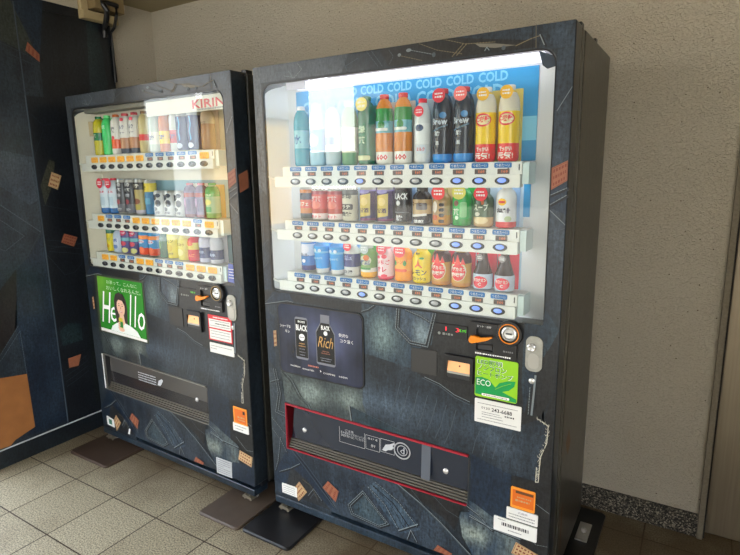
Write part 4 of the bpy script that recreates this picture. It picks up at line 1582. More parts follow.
for i, nm in ((5, 'left'), (6, 'right')):
    drink(RX, 'pet', gx(i), Z1, 0.0302, 0.227, (214, 140, 48), (206, 60, 50), bands=[(0, .18, (238, 236, 228)), (.18, .45, (206, 132, 44)), (.45, .62, (120, 180, 190)), (.62, .8, (60, 140, 70))],
          deco=[('text', '600', .1, .10, 1.25, .55, (206, 40, 56)), ('poly', [(-1.0, .20), (1.0, .20), (1.0, .42), (.6, .44), (-1.0, .40)], (206, 132, 44)), ('ell', .1, .56, .42, .5, (40, 132, 60)), ('rect', 0, .50, .9, .15, (220, 226, 220))],
          disc=None, card=((206, 206, 196), .058, .205),
          label='%s one of two orange bottles with red 600 print, top row %s' % (nm, NM), group=G1)
drink(RX, 'pet', gx(7), Z1, 0.0270, 0.203, (222, 226, 226), (220, 60, 70), bands=[(.3, .62, (236, 240, 240))], deco=[('ell', 0, .55, .55, .4, (60, 80, 110)), ('rect', .2, .22, .7, .5, (214, 224, 232)), ('text', 'ミルク', .2, .22, .9, .4, (200, 60, 80))],
      disc=(.80, .62, (224, 58, 72), None), card=((196, 216, 222), .058, .205),
      label='clear white milk bottle left of the tall black coffee bottles ' + NM, group=G1)
for i, nm in ((8, 'left'), (9, 'right')):
    drink(RX, 'pet', gx(i), Z1, 0.0324, 0.227, (22, 40, 52), (196, 60, 62), bands=[(0, .12, (40, 140, 210)), (.12, .60, (16, 28, 40))],
          deco=[('text', 'Brew', 0, .56, 1.5, .55, (190, 200, 210)), ('ell', .4, .64, .35, .3, (66, 130, 180)), ('text', '無糖', -.15, .40, .5, .4, (210, 214, 218)), ('text', '黒', -.15, .27, .35, .35, (200, 204, 208)),
                ('poly', [(-.8, .44), (.9, .52), (.9, .50), (-.8, .42)], (90, 120, 140))],
          disc=(.90, .66, (216, 64, 72) if i == 8 else (236, 122, 116), None), card=((150, 176, 190), .060, .208),
          label='%s one of two tall black coffee bottles, top row %s' % (nm, NM), group=G1)
for i, nm in ((10, 'left'), (11, 'right')):
    drink(RX, 'pet', gx(i), Z1, 0.0313, 0.219, (226, 190, 20), (238, 238, 232), bands=[(.0, .24, (216, 66, 62)), (.24, .66, (232, 198, 18)), (.66, .9, (222, 216, 196))],
          deco=[('ell', 0, .56, .85, .62, (214, 50, 56)), ('ell', .05, .56, .70, .45, (238, 226, 180)), ('text', 'C炭酸', 0, .57, 1.3, .5, (214, 50, 56)), ('text', 'でっかい', 0, .17, 1.1, .4, (244, 240, 226)), ('text', '元気!', 0, .08, 1.4, .55, (248, 244, 236))],
          disc=(.90, .62, (232, 180, 40), None), card=((218, 200, 110), .060, .212),
          label='%s one of two yellow and red vitamin bottles, top row %s' % (nm, NM), group=G1)

# middle row, nearer machine
drink(RX, 'can', gx(0) + .015, Z2, 0.0283, 0.126, (196, 120, 30), bands=[(.35, .6, (206, 84, 30)), (.6, .8, (50, 48, 60)), (.05, .2, (60, 66, 70))], deco=[('text', 'カフェ', 0, .48, 1.3, .5, (240, 230, 200))],
      label='orange and black coffee can, leftmost on middle row ' + NM, group=G2, name='drink_can', card=((200, 150, 60), .056, .125))
for i, nm in ((1, 'left'), (2, 'right')):
    drink(RX, 'can', gx(i) + .004, Z2, 0.0316, 0.120, (204, 84, 80), bands=[(.05, .22, (240, 226, 222)), (.22, .36, (178, 72, 58)), (.8, .9, (160, 60, 70))],
          deco=[('text', '紅茶', 0, .66, 1.2, .6, (240, 214, 206)), ('ell', 0, .48, .7, .45, (222, 130, 118)), ('text', 'ホット', 0, .13, 1.2, .35, (206, 40, 60))], card=((224, 140, 136), .064, .122),
          label='%s one of two red and pink cans, middle row %s' % (nm, NM), group=G2, name='drink_can')
drink(RX, 'can', gx(3) - .004, Z2, 0.0294, 0.126, (214, 210, 190), bands=[(.75, .9, (90, 92, 90))], deco=[('text', '珈琲', 0, .72, 1.3, .6, (50, 50, 50)), ('rect', 0, .42, .9, .35, (56, 54, 52)), ('text', '微糖', 0, .22, 1.3, .5, (60, 56, 52)), ('text', 'ラテ', 0, .42, 1.0, .4, (230, 226, 210))],
      label='cream can with black lettering beside the purple cans, middle row ' + NM, group=G2, name='drink_can')
for i, nm in ((4, 'left'), (5, 'right')):
    drink(RX, 'can', gx(i), Z2, 0.0289, 0.126, (66, 50, 92), bands=[(.05, .12, (120, 60, 100)), (.86, .9, (150, 140, 190))],
          deco=[('poly', [(-.75, .74), (.85, .80), (.80, .20), (-.75, .14)], (206, 184, 92)), ('ell', 0, .58, .50, .50, (226, 204, 130)), ('text', '甘酒', 0, .34, 1.1, .5, (70, 50, 60)), ('ell', -.05, .85, .8, .22, (150, 144, 200))],
          card=((90, 70, 110), .060, .122),
          label='%s one of two purple and gold cans, middle row %s' % (nm, NM), group=G2, name='drink_can')
drink(RX, 'can', gx(6), Z2, 0.0294, 0.132, (20, 20, 24), bands=[(.05, .28, (28, 28, 32))],
      deco=[('text', 'BLACK', 0, .70, 2.2, .62, (236, 236, 236)), ('ell', -.2, .53, .28, .28, (226, 226, 226)), ('text', '無糖', -.1, .16, .8, .6, (210, 210, 214)), ('poly', [(-1.2, .29), (1.2, .29), (1.2, .305), (-1.2, .305)], (150, 150, 154))],
      card=((150, 176, 210), .058, .124), label='black coffee can with white BLACK lettering, middle row ' + NM, group=G2, name='drink_can')
drink(RX, 'bcan', gx(7), Z2, 0.0327, 0.126, (44, 40, 42), (60, 56, 56), bands=[(.28, .66, (196, 170, 130)), (.02, .12, (40, 40, 42))],
      deco=[('rect', .35, .48, .6, .35, (120, 116, 116)), ('text', 'コーヒー', 0, .55, 1.5, .35, (90, 60, 40)), ('poly', [(-.9, .20), (.9, .24), (.9, .30), (-.9, .26)], (226, 222, 214)), ('text', '焙煎', 0, .09, 1.0, .32, (230, 230, 230))],
      card=((176, 196, 212), .062, .122), label='dark bottle can with tan label, middle row ' + NM, group=G2, name='drink_can')
drink(RX, 'bcan', gx(8), Z2, 0.0311, 0.120, (178, 148, 104), (200, 176, 130), bands=[(.0, .28, (206, 146, 66))],
      deco=[('rect', .35, .56, .28, .18, (30, 26, 26)), ('rect', .35, .42, .28, .18, (30, 26, 26)), ('rect', .35, .28, .28, .18, (30, 26, 26)), ('rect', .35, .12, .30, .18, (40, 30, 24)), ('ell', -.4, .50, .3, .6, (224, 214, 200)), ('ell', -.4, .22, .35, .3, (200, 96, 40))],
      disc=(.88, .75, (222, 66, 66), None), card=((206, 184, 142), .064, .122), label='beige bottle can with red round sticker, middle row ' + NM, group=G2, name='drink_can')
drink(RX, 'pet', gx(9), Z2, 0.0322, 0.126, (34, 158, 72), (236, 240, 236), bands=[(.0, .2, (20, 140, 56)), (.2, .66, (40, 164, 84))],
      deco=[('rect', .45, .42, .35, .75, (150, 206, 150)), ('ell', -.3, .58, .28, .28, (120, 80, 60)), ('text', '茶', -.3, .36, .6, .6, (232, 244, 228)), ('ell', -.2, .22, .2, .2, (226, 240, 220))],
      disc=(.86, .72, (216, 208, 110), None), card=((30, 160, 70), .062, .122), label='bright green tea bottle, middle row ' + NM, group=G2)
drink(RX, 'bcan', gx(10), Z2, 0.0311, 0.120, (62, 86, 62), (120, 120, 110), bands=[(.0, .26, (196, 168, 122)), (.26, .5, (74, 96, 70))],
      deco=[('ell', 0, .18, .8, .35, (226, 208, 166)), ('text', 'スープ', 0, .52, 1.4, .6, (226, 230, 214)), ('ell', .2, .66, .15, .3, (190, 110, 60)), ('ell', -.35, .34, .3, .2, (206, 206, 190))],
      disc=(.86, .72, (216, 52, 66), None), card=((188, 206, 220), .062, .122), label='dark green soup bottle with red round sticker, middle row ' + NM, group=G2)
drink(RX, 'pet', gx(11), Z2, 0.0311, 0.128, (236, 236, 236), (232, 232, 236), bands=[(.0, .15, (214, 70, 74)), (.15, .68, (232, 232, 234))],
      deco=[('ell', -.15, .62, .45, .35, (240, 190, 40)), ('rect', -.15, .62, .35, .12, (208, 60, 50)), ('text', '無糖', 0, .42, 1.2, .4, (40, 40, 50)), ('ell', .5, .22, .35, .28, (190, 200, 160)), ('ell', .5, .42, .1, .3, (50, 50, 80))],
      card=((160, 192, 226), .064, .124), label='white milk tea bottle with yellow emblem, middle row ' + NM, group=G2)

# bottom row, nearer machine
drink(RX, 'can', gx(0) + .012, Z3, 0.0294, 0.126, (30, 120, 188), bands=[(.05, .20, (40, 48, 110)), (.5, .86, (206, 214, 232))],
      deco=[('ell', 0, .70, .7, .6, (226, 226, 238)), ('text', 'カル', 0, .52, 1.2, .4, (30, 50, 90)), ('ell', -.1, .34, .3, .25, (230, 236, 245))],
      card=((40, 160, 206), .064, .122), label='light blue and white can, leftmost on bottom row ' + NM, group=G3, name='drink_can')
for i, nm in ((1, 'left'), (2, 'right')):
    drink(RX, 'cup', gx(i) + .006, Z3, 0.0327, 0.128, (24, 154, 220), (200, 220, 240), bands=[(.0, .14, (226, 226, 224)), (.6, .66, (120, 200, 236)), (.8, .9, (100, 170, 232))],
          deco=[('ell', -.4, .68, .25, .2, (200, 226, 240)), ('ell', .3, .68, .2, .2, (220, 236, 246)), ('text', 'sport', 0, .45, 1.1, .3, (150, 214, 244))],
          card=((60, 160, 220), .060, .118), label='%s one of two clear blue sports drinks, bottom row %s' % (nm, NM), group=G3)
drink(RX, 'bcan', gx(3), Z3, 0.0316, 0.126, (214, 214, 212), (236, 236, 236), bands=[(.28, .66, (38, 44, 110))],
      deco=[('text', '塩', 0, .54, 1.0, .5, (160, 170, 210)), ('text', '白湯', 0, .14, 1.0, .35, (70, 70, 80))],
      disc=(.88, .55, (220, 50, 70), None), card=((120, 170, 220), .062, .122), label='white bottle with navy blue label, bottom row ' + NM, group=G3)
drink(RX, 'bcan', gx(4), Z3, 0.0300, 0.123, (120, 160, 90), (206, 214, 206), bands=[(.0, .18, (236, 176, 40)), (.18, .3, (226, 226, 210))],
      deco=[('ell', 0, .52, .85, .6, (214, 214, 180)), ('ell', .2, .60, .4, .35, (214, 120, 50)), ('text', '野菜', 0, .46, 1.2, .5, (60, 90, 130)), ('rect', 0, .28, .8, .12, (60, 140, 60))],
      disc=(.86, .6, (190, 200, 200), None), card=((70, 170, 80), .060, .120), label='green and yellow vegetable juice, bottom row ' + NM, group=G3)
drink(RX, 'bcan', gx(5), Z3, 0.0300, 0.126, (238, 214, 218), (232, 120, 130), bands=[(.0, .1, (226, 90, 110))],
      deco=[('text', 'いちご', .1, .50, 1.5, .5, (206, 40, 80)), ('text', 'オレ', -.1, .30, 1.2, .55, (206, 40, 80)), ('ell', .3, .66, .35, .25, (222, 70, 90)), ('ell', -.5, .64, .3, .2, (226, 90, 110)), ('ell', .3, .12, .4, .2, (222, 60, 86))],
      disc=(.87, .68, (222, 80, 96), None), card=((220, 206, 214), .058, .120), label='pink and white strawberry milk bottle, bottom row ' + NM, group=G3)
drink(RX, 'pet', gx(6), Z3, 0.0311, 0.124, (240, 158, 40), (232, 150, 40), bands=[(.30, .62, (244, 178, 80))],
      deco=[('text', 'オレンジ', 0, .56, 1.5, .4, (220, 80, 40)), ('rect', 0, .32, .85, .16, (226, 92, 50)), ('ell', -.6, .52, .2, .3, (60, 140, 60)), ('ell', .6, .52, .2, .3, (60, 140, 60))],
      disc=(.86, .72, (234, 84, 90), None), card=((180, 200, 226), .062, .120), label='orange juice bottle with red round sticker, bottom row ' + NM, group=G3)
drink(RX, 'bcan', gx(7), Z3, 0.0332, 0.128, (240, 214, 20), (236, 206, 30), bands=[(.0, .05, (220, 190, 20))],
      deco=[('poly', [(0, .66), (.15, .52), (.45, .44), (.35, .42), (0, .48), (-.35, .42), (-.45, .44), (-.15, .52)], (224, 110, 40)), ('text', 'レモン', 0, .30, 1.6, .5, (50, 50, 40)), ('ell', .4, .68, .25, .12, (60, 150, 60)), ('text', '果汁', 0, .80, .4, .25, (50, 60, 50)), ('text', 'スカッシュ', 0, .14, 1.5, .3, (60, 60, 40))],
      card=((90, 170, 60), .066, .122), label='bright yellow lemon drink, bottom row ' + NM, group=G3)
for i, nm in ((8, 'left'), (9, 'right')):
    drink(RX, 'pet', gx(i), Z3, 0.0327, 0.128, (196, 150, 60), (60, 30, 24), bands=[(.62, .9, (70, 28, 26)), (.0, .12, (190, 130, 50))],
          deco=[('ell', 0, .42, .88, 1.0, (232, 222, 190)), ('ell', 0, .40, .78, .85, (216, 36, 46)), ('text', 'ドデカミン', 0, .48, 1.5, .36, (246, 236, 226)), ('text', '強炭酸', 0, .34, 1.3, .36, (246, 236, 226)), ('poly', [(-.8, .60), (-.5, .80), (-.3, .62), (0, .86), (.3, .62), (.5, .78), (.8, .60)], (226, 60, 50))],
          card=((216, 44, 74), .069, .126), label='%s one of two red and gold energy drink bottles, bottom row %s' % (nm, NM), group=G3)
for i, nm in ((10, 'left'), (11, 'right')):
    drink(RX, 'oro', gx(i) + .002, Z3, 0.0316, 0.128, (56, 34, 30), (226, 214, 206), bands=[(.0, .40, (196, 206, 220))],
          deco=[('ell', 0, .20, .82, .62, (216, 40, 66)), ('text', 'オロナミン', 0, .25, 1.2, .3, (246, 240, 236)), ('text', 'C', 0, .15, .3, .28, (246, 240, 236))],
          disc=(.82, .36, (150, 140, 140), None), card=((214, 44, 72), .069, .126), label='%s one of two brown tonic bottles on red cards, bottom row %s' % (nm, NM), group=G3)

# farther machine
FM = 'in farther machine'
H1, H2, H3 = 'drinks, top row of the farther machine', 'drinks, middle row of the farther machine', 'drinks, bottom row of the farther machine'
Y1, Y2, Y3 = 1.5425, 1.2605, 1.0665
def fx(i):
    return .172 + .0711 * i
drink(LX, 'pet', fx(0), Y1, 0.0292, 0.185, (196, 184, 30), (20, 110, 50), bands=[(.38, .58, (10, 110, 60))], deco=[('text', '茶', 0, .5, .6, .5, (230, 236, 210))], card=((24, 110, 60), .058, .18), label='yellow and green tea bottle, leftmost, top row ' + FM, group=H1)
drink(LX, 'pet', fx(1), Y1, 0.0281, 0.185, (70, 200, 110), (130, 230, 150), deco=[('text', '生茶', 0, .7, .9, .5, (220, 245, 220))], card=((90, 210, 120), .058, .178), label='bright green bottle, second from left, top row ' + FM, group=H1)
drink(LX, 'pet', fx(2), Y1, 0.0281, 0.185, (226, 222, 214), (206, 110, 50), bands=[(.15, .38, (222, 96, 44))], deco=[('text', '午後', 0, .62, 1.2, .8, (60, 60, 80)), ('ell', .2, .42, .3, .3, (206, 50, 60))], card=((190, 180, 172), .056, .178), label='white and orange tea bottle, third from left, top row ' + FM, group=H1)
for i, nm in ((3, 'left'), (4, 'right')):
    drink(LX, 'pet', fx(i), Y1, 0.0292, 0.185, (228, 224, 218), (196, 70, 80), bands=[(.02, .14, (70, 76, 90)), (.14, .40, (186, 138, 104))], deco=[('text', 'ミルク', 0, .66, 1.2, .6, (80, 84, 110)), ('text', 'ティー', 0, .52, 1.2, .4, (80, 84, 110)), ('rect', .4, .84, .3, .25, (206, 60, 80))], card=((196, 190, 186), .058, .178),
          label='%s one of two brown and white milk tea bottles, top row %s' % (nm, FM), group=H1)
drink(LX, 'pet', fx(5), Y1, 0.0281, 0.185, (206, 190, 140), (120, 90, 60), bands=[(.3, .45, (206, 60, 60))], card=((200, 190, 140), .058, .178), label='cream bottle with red band, sixth from left, top row ' + FM, group=H1)
cols = [((190, 200, 190), (220, 220, 210)), ((196, 120, 60), (230, 200, 60)), ((206, 206, 200), (190, 60, 60))]
for j, i in enumerate((6, 7, 8)):
    drink(LX, 'pet', fx(i), Y1, 0.0281, 0.180, cols[j][0], w_, bands=[(.2, .5, cols[j][1])], deco=[('text', '健康', 0, .36, 1.2, .6, (60, 80, 120))],
          label='%s labelled bottle behind the glare, %s from left, top row %s' % (('white', 'orange', 'silver')[j], ('seventh', 'eighth', 'ninth')[j], FM), group=H1)
for i, nm in ((9, 'left'), (10, 'right')):
    drink(LX, 'can', fx(i) - .02, Y1, 0.0324, 0.159, (22, 36, 92), deco=[('poly', [(.15, .25), (.35, .30), (.2, .5), (.4, .7), (.25, .88), (.1, .88), (.2, .68), (.0, .5)], (60, 150, 200)), ('ell', .1, .14, .5, .35, (206, 214, 232))], card=((40, 50, 96), .060, .155),
          label='%s one of two dark blue cans, top row %s' % (nm, FM), group=H1, name='drink_can')
drink(LX, 'pet', fx(11) - .012, Y1, 0.0292, 0.175, (150, 110, 84), (160, 140, 120), bands=[(.6, .9, (170, 150, 130))], deco=[('text', '紅茶', 0, .6, 1.1, .5, (90, 60, 60))], card=((150, 130, 130), .062, .17), label='brown tea bottle at the right end of the top row ' + FM, group=H1)

for i, nm in ((0, 'left'), (1, 'right')):
    drink(LX, 'pet', fx(i), Y2, 0.0292, 0.172, (214, 226, 234), (220, 60, 80), bands=[(.0, .16, (30, 100, 160)), (.55, .7, (220, 226, 236))], deco=[('text', '天然水', 0, .62, 1.3, .35, (206, 50, 70)), ('rect', 0, .36, .7, .7, (190, 208, 222))], disc=(.86, .85, (222, 64, 84), None), card=((60, 150, 176), .062, .168),
          label='%s one of two white water bottles with red stickers, middle row %s' % (nm, FM), group=H2)
for i, nm in ((2, 'left'), (3, 'right')):
    drink(LX, 'can', fx(i), Y2, 0.0302, 0.168, (56, 54, 60), bands=[(.05, .3, (96, 96, 104))], deco=[('text', '挽き', 0, .84, 1.2, .5, (214, 214, 214)), ('text', '立て', 0, .70, 1.2, .5, (214, 214, 214)), ('text', '珈琲', 0, .54, 1.0, .5, (180, 180, 186)), ('ell', 0, .36, .4, .4, (150, 60, 70)), ('text', '微糖', 0, .14, 1.0, .4, (206, 206, 206))], card=((60, 100, 120), .062, .168),
          label='%s one of two dark coffee cans, middle row %s' % (nm, FM), group=H2, name='drink_can')
drink(LX, 'can', fx(4), Y2, 0.0302, 0.168, (176, 160, 106), bands=[(.7, .9, (50, 46, 44)), (.05, .14, (190, 180, 190))], deco=[('ell', 0, .38, .7, .45, (130, 76, 50)), ('text', 'ラテ', 0, .8, 1.2, .5, (226, 220, 206)), ('rect', 0, .22, .7, .4, (182, 168, 84))], label='tan latte can with dark top, middle row ' + FM, group=H2, name='drink_can')
drink(LX, 'can', fx(5), Y2, 0.0281, 0.164, (60, 120, 160), bands=[(.66, .9, (220, 200, 60))], deco=[('text', '!', 0, .78, .3, .6, (60, 60, 40)), ('rect', 0, .4, .8, .5, (90, 160, 190))], label='blue can with yellow top, sixth from left, middle row ' + FM, group=H2, name='drink_can')
for j, i in enumerate((6, 7, 8)):
    drink(LX, 'can', fx(i), Y2, 0.0313, 0.116, (206, 206, 204), deco=[('ell', -.3, .72, .55, .45, (40, 40, 44)), ('ell', .4, .50, .45, .5, (70, 70, 74)), ('ell', -.2, .28, .5, .3, (90, 90, 92)), ('ell', .5, .80, .4, .3, (36, 36, 40)), ('text', '珈琲', 0, .14, 1.2, .35, (110, 110, 112))],
          label='%s of three black and white mottled cans, middle row %s' % (('left', 'middle', 'right')[j], FM), group=H2, name='drink_can')
for i, nm in ((9, 'left'), (10, 'right')):
    drink(LX, 'pet', fx(i) - .01, Y2, 0.0292, 0.148, (110, 76, 110), (206, 110, 120), bands=[(.6, .72, (150, 50, 44)), (.0, .1, (120, 50, 60))], deco=[('text', '葡萄', -.3, .44, .5, 1.2, (200, 150, 190)), ('rect', .5, .36, .35, .9, (88, 66, 100))], card=((206, 196, 180), .064, .146),
          label='%s one of two purple bottles with red necks, middle row %s' % (nm, FM), group=H2)
drink(LX, 'pet', fx(11) - .012, Y2, 0.0313, 0.148, (160, 196, 160), (60, 160, 90), bands=[(.0, .15, (110, 160, 90)), (.62, .9, (40, 160, 90))], deco=[('text', 'サラダ', 0, .66, 1.2, .3, (230, 245, 230)), ('ell', 0, .46, .6, .4, (226, 226, 150)), ('rect', 0, .26, .6, .35, (80, 170, 130))], card=((200, 150, 60), .072, .14), label='pale green bottle at the right end of the middle row ' + FM, group=H2)

drink(LX, 'can', fx(0) + .004, Y3, 0.0238, 0.129, (214, 196, 40), bands=[(.72, .9, (50, 110, 90))], deco=[('text', 'コーン', 0, .5, 1.2, .6, (60, 120, 60)), ('ell', 0, .24, .5, .4, (190, 150, 20))], label='slim yellow can at the left end of the bottom row ' + FM, group=H3, name='drink_can')
drink(LX, 'bcan', fx(1) + .002, Y3, 0.0302, 0.127, (190, 200, 216), (60, 90, 110), deco=[('rect', 0, .4, .8, .8, (206, 212, 226)), ('text', '白桃', 0, .5, 1.0, .5, (80, 100, 160)), ('rect', 0, .25, .6, .3, (120, 140, 180))], label='white and grey blue bottle, second from left, bottom row ' + FM, group=H3)
for i, nm in ((2, 'left'), (3, 'right')):
    drink(LX, 'can', fx(i), Y3, 0.0324, 0.129, (84, 76, 130), bands=[(.5, .62, (110, 170, 180))], deco=[('ell', 0, .80, .8, .42, (190, 50, 90)), ('text', 'ソーダ', 0, .80, 1.2, .3, (240, 220, 230)), ('ell', .1, .40, .6, .35, (190, 70, 90)), ('ell', .35, .15, .6, .4, (200, 196, 130))], card=((80, 110, 140), .066, .126),
          label='%s one of two purple and pink cans, bottom row %s' % (nm, FM), group=H3, name='drink_can')
for i, nm in ((4, 'left'), (5, 'right')):
    drink(LX, 'can', fx(i), Y3, 0.0324, 0.129, (60, 140, 190), bands=[(.62, .76, (230, 140, 60)), (.05, .3, (216, 84, 50))], deco=[('ell', 0, .54, .7, .3, (190, 214, 230)), ('text', 'みかん', 0, .54, 1.2, .3, (220, 90, 40)), ('ell', .2, .22, .5, .5, (230, 110, 70))], card=((60, 160, 190), .066, .126),
          label='%s one of two blue and orange cans, bottom row %s' % (nm, FM), group=H3, name='drink_can')
drink(LX, 'pet', fx(6) + .004, Y3, 0.0281, 0.125, (40, 96, 76), (90, 150, 90), deco=[('rect', -.4, .5, .4, .7, (120, 170, 110))], label='dark green bottle in the middle of the bottom row ' + FM, group=H3)
drink(LX, 'can', fx(7) - .004, Y3, 0.0313, 0.129, (222, 206, 70), deco=[('text', 'レモン', 0, .64, 1.3, .4, (110, 120, 40)), ('ell', 0, .4, .6, .6, (206, 180, 40)), ('text', 'C1000', 0, .2, 1.2, .3, (110, 110, 50))], label='yellow lemon can left of the paler one, bottom row ' + FM, group=H3, name='drink_can')
drink(LX, 'bcan', fx(8) - .002, Y3, 0.0319, 0.129, (226, 216, 120), (236, 226, 170), deco=[('text', 'はちみつ', 0, .55, 1.4, .4, (150, 120, 50)), ('ell', 0, .28, .6, .5, (240, 230, 160))], card=((240, 234, 190), .064, .126), label='pale yellow honey lemon bottle, bottom row ' + FM, group=H3)
drink(LX, 'bcan', fx(9) - .006, Y3, 0.0319, 0.127, (206, 44, 66), (40, 160, 90), bands=[(.42, .66, (214, 190, 90))], deco=[('ell', 0, .62, .6, .3, (210, 90, 50)), ('text', 'りんご', 0, .22, 1.3, .4, (236, 150, 90))], card=((196, 190, 150), .066, .126), label='red and gold bottle with green cap, bottom row ' + FM, group=H3)
drink(LX, 'pet', fx(10) - .008, Y3, 0.0292, 0.129, (196, 196, 214), (214, 214, 226), bands=[(.16, .52, (44, 62, 112))], deco=[('text', '冷水', 0, .36, 1.1, .4, (190, 206, 236))], card=((150, 150, 190), .066, .126), label='second clear bottle with navy label from right end, bottom row ' + FM, group=H3)
drink(LX, 'pet', fx(11) - .010, Y3, 0.0292, 0.129, (196, 196, 206), (220, 220, 226), bands=[(.14, .46, (50, 62, 106))], deco=[('text', '真水', 0, .30, 1.1, .4, (190, 206, 236))], card=((206, 206, 210), .066, .126), label='clear bottle with navy label at right end, bottom row ' + FM, group=H3)

# ------------------------------------------------------------------ floor mats
def mat_thing(x0, x1, y0, y1, col, label, rough=.5, rz=0, var=.2):
    root = MB()
    m_ = flat('mat_%d_%d' % (col[0], int(abs(x0) * 100)), col, rough, var=var, scale=22, bump=.3)
    pts = rrect(x0, x1, y0, y1, .018)
    # outline in xy
    tri = tessellate_polygon([[Vector((x, y, 0)) for x, y in pts]])
    nn = len(pts)
    ins = [((x - (x0 + x1) / 2) * .965 + (x0 + x1) / 2, (y - (y0 + y1) / 2) * .965 + (y0 + y1) / 2) for x, y in pts]
    vs = [(x, y, .0005) for x, y in pts] + [(x, y, .007) for x, y in pts] + [(x, y, .0115) for x, y in ins]
    fs = []
    for i in range(nn):
        j = (i + 1) % nn
        fs += [(i, j, j + nn, i + nn), (i + nn, j + nn, j + 2 * nn, i + 2 * nn)]
    fs += [tuple(range(2 * nn, 3 * nn)), tuple(range(nn))[::-1]]
    root.add(vs, fs, m_)
    o = root.build('floor_mat')
    tag(o, label, 'mat', 'anti tip plates under the machine feet')
    return o
mat_thing(-1.292, -.972, -.172, .16, (64, 50, 40), 'worn brown floor plate under the left foot of the farther machine')
mat_thing(-.279, -.046, -.190, .16, (80, 68, 58), 'grey brown floor plate under the right foot of the farther machine')
mat_thing(-.036, .216, -.178, .16, (26, 26, 28), 'black floor plate under the left foot of the nearer machine', .4)
mat_thing(.985, 1.236, .33, .68, (20, 20, 21), 'black floor plate under the rear right foot of the nearer machine', .4)
mat_thing(.985, 1.180, -.178, .16, (22, 22, 24), 'black floor plate under the front right foot of the nearer machine', .4)
mb = MB()
mb.prism(rrect(1.155, 1.200, .0125, .018, .002), .44, .56, STEEL)
mb.lathe([(.010, .0), (.010, .012), (.004, .016), (0, .016)], STEEL, (1.178, .50, .018), seg=12)
mb.build('foot_clamp', RX)

# ------------------------------------------------------------------ left denim clad panel
pr = empty('denim_panel', (-1.4275, 0, 0), PI / 2)
tag(pr, 'tall partition clad in dark denim print along the left side', 'partition')
XP0, XP1, ZP = -.53, .415, 2.309
dk = denim('panel_black_denim', (24, 27, 32), (44, 52, 60), .35)
dn = denim('panel_navy_denim', (30, 37, 46), (74, 88, 98), .4, [(-.17, 1.42, .12, .14, .4), (-.2, .85, .12, .2, .25)])
ol = denim('panel_olive_denim', (48, 54, 52), (82, 88, 80), .3)
nb = denim('panel_blue_denim', (24, 35, 50), (56, 74, 92), .5)
tl = denim('panel_teal_denim', (26, 40, 46), (64, 82, 84), .4)
MB().box(-.086, XP1, 0, .033, .10, 2.262, dk).box(-.086, .238, 0, .033, 2.262, ZP, dk).build('board', pr, bevel=.002)
MB().box(XP0, -.088, 0, .033, .10, ZP, dn).build('board', pr, bevel=.002)
MB().prism([(-.0895, .10), (-.0845, .10), (-.0845, 2.27), (-.0895, 2.27)], -.0025, .001, flat('joint_strip', (62, 74, 86), .35)).build('joint_strip', pr)
MB().box(XP0, XP1, -.002, .033, .094, .1005, flat('white_bead', (176, 180, 182), .4)).build('white_bead', pr)
MB().box(XP0, XP1, .003, .033, 0, .0935, denim('panel_kick_denim', (22, 28, 34), (50, 60, 66), .4)).build('kick_board', pr)
MB().box(XP0, .238, -.001, .033, ZP, ZC, WALL).build('top_infill', pr)
mb = MB()
Y = -.0008
def F(p, m_, k=0):
    mb.flat(list(p), Y - k * .0004, m_)
STP = flat('faint_stitching', (50, 58, 66), 0.6)
def S(p, wd=.003, m_=None, dash=(.008, .004), k=5):
    m_ = STD if m_ is ST else STP
    mb.ribbon(list(p), wd, Y - k * .0004, m_, dash)
F([(-.30, 2.30), (-.112, 2.30), (-.047, 2.149), (.003, 2.019), (-.168, 2.081), (-.30, 2.10)], ol, 1)
F([(-.112, 2.30), (.054, 2.305), (.007, 2.019), (-.047, 2.149)], nb, 1)
F([(.275, 2.255), (.338, 2.255), (.366, 1.937), (.34, 1.75), (.26, 1.75), (.256, 1.903)], tl, 1)
F([(-.30, 2.10), (-.168, 2.081), (.003, 2.019), (.003, 1.84), (-.10, 1.84), (-.30, 1.86)], dn, 2)
S([(-.30, 2.09), (-.168, 2.07), (-.05, 2.03), (.003, 2.0)], .004)
S([(-.30, 2.05), (-.168, 2.04), (-.05, 1.995)], .003)
S([(-.146, 2.025), (-.148, 1.88), (-.10, 1.852), (-.013, 1.859), (-.016, 1.99), (-.146, 2.025)], .003)
S([(-.134, 2.01), (-.136, 1.89), (-.098, 1.866), (-.025, 1.870)], .002)
F([(-.40, 1.52), (-.236, 1.573), (-.092, 1.543), (-.092, 1.329), (-.133, 1.305), (-.255, 1.40), (-.40, 1.36)], denim('panel_worn_patch', (46, 58, 70), (92, 106, 112), .4), 1)
S([(-.40, 1.40), (-.271, 1.314), (-.21, 1.261), (-.10, 1.166)], .004, ST)
S([(-.40, 1.37), (-.271, 1.29), (-.21, 1.235), (-.10, 1.145)], .003)
S([(-.10, 1.166), (-.176, 1.056), (-.235, .999), (-.32, .96)], .004)
S([(-.33, 1.26), (-.281, 1.242), (-.182, 1.154), (-.278, 1.09), (-.33, 1.12)], .003, ST)
S([(-.32, 1.245), (-.281, 1.228), (-.20, 1.154), (-.278, 1.104)], .002)
F([(-.092, 1.16), (-.17, 1.05), (-.235, .995), (-.283, .72), (-.26, .447), (-.298, .118), (-.092, .118)], nb, 2)
F([(-.45, .86), (-.326, .904), (-.240, .995), (-.276, .70), (-.369, .583), (-.45, .55)], denim('panel_brown_black', (34, 30, 30), (48, 44, 44), .3), 2)
S([(-.42, .54), (-.369, .583), (-.27, .706)], .003, ST)
S([(-.41, .52), (-.36, .565), (-.265, .68), (-.262, .45)], .003, ST)
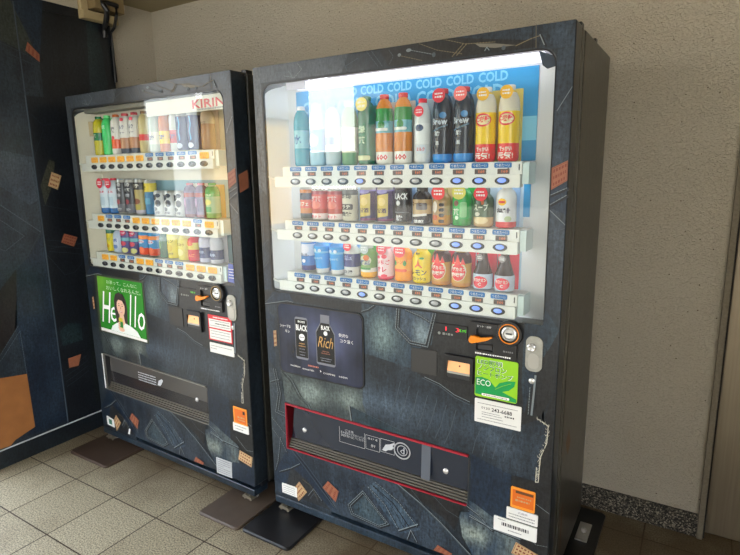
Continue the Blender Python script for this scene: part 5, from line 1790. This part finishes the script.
# right board pockets and seams
S([(-.07, 1.30), (.05, 1.27), (.20, 1.235), (.35, 1.20)], .002)
S([(-.081, 1.04), (-.004, .925), (.05, .93), (.095, .97), (.11, 1.08), (-.06, 1.075)], .003, STD)
for k in range(3):
    S([(-.07, 1.12 - k * .03), (.03, 1.10 - k * .03), (.11, 1.08 - k * .03)], .003, STD)
F([(-.07, 1.40), (-.04, 1.47), (-.01, 1.53), (.02, 1.52), (-.02, 1.38), (-.06, 1.30)], denim('panel_khaki', (58, 60, 52), (86, 88, 76), .3), 1)
S([(-.07, 1.75), (-.02, 1.70), (.07, 1.72)], .002)
S([(-.08, 1.55), (-.02, 1.68)], .002)
F([(-.075, .62), (-.02, .66), (.05, .64), (.05, .545), (-.06, .54)], tl, 2)
S([(-.075, .546), (-.006, .600), (.04, .56)], .003)
for k in range(4):
    S([(-.07, .40 - k * .03), (-.01, .42 - k * .03), (.06, .45 - k * .03)], .003, STD, None)
F([(.10, .9), (.20, .95), (.20, .20), (.08, .15)], denim('panel_dark_green', (28, 32, 32), (44, 52, 50), .3), 1)
leather(mb, [(-.060, 2.052), (-.045, 2.095), (.006, 2.045), (.002, 2.008)], Y - .003, LEA, 1)
leather(mb, [(-.008, 1.468), (.041, 1.448), (.013, 1.377), (-.034, 1.398)], Y - .003, LEB, 2)
leather(mb, [(.018, 1.145), (.088, 1.118), (.062, 1.070), (-.004, 1.100)], Y - .003, LEA, 3)
mb.flat([(-.045, .465), (.029, .468), (.007, .408), (-.045, .411)], Y - .003, LEA)
bigm = flat('big_leather_print', (146, 94, 50), .45, var=.25, scale=14)
mb.flat([(-.40, .47), (-.384, .468), (-.262, .449), (-.259, .155), (-.36, .125), (-.385, .105), (-.45, .11), (-.45, .475)], Y - .003, bigm)
S([(-.33, .112), (-.24, .118)], .003)
mb.build('denim_wrap', pr)

# box with the dark cable at the panel's top corner
jb = empty('cable_box', (-1.4275, .345, 2.262))
tag(jb, 'beige box with dark cables above the far end of the denim partition', 'box')
tanm = flat('tan_paint', (176, 158, 118), .6, var=.08)
tan2 = flat('tan_paint_dark', (132, 112, 76), .6, var=.1)
MB().box(-.034, .045, -.105, .095, .0, .042, tanm).build('base_plate', jb, bevel=.003)
MB().box(-.034, .025, -.105, -.065, .042, .141, tanm).box(-.034, .085, -.064, .110, .052, .141, tan2).build('cover', jb, bevel=.004)
cm = MB()
cm.tube([(.090, -.02, .080), (.096, -.005, .045), (.080, .0, .02), (.050, .01, -.01), (.012, .02, -.03), (.010, .03, -.07)], .014, BLACKP)
cm.tube([(.090, .055, .085), (.098, .050, .04), (.075, .055, .01), (.050, .060, -.02), (.012, .062, -.04), (.010, .068, -.30)], .008, BLACKP)
cm.tube([(.090, -.03, .082), (.094, .0, .088), (.090, .065, .085)], .012, BLACKP)
cm.build('cable', jb, smooth=True)
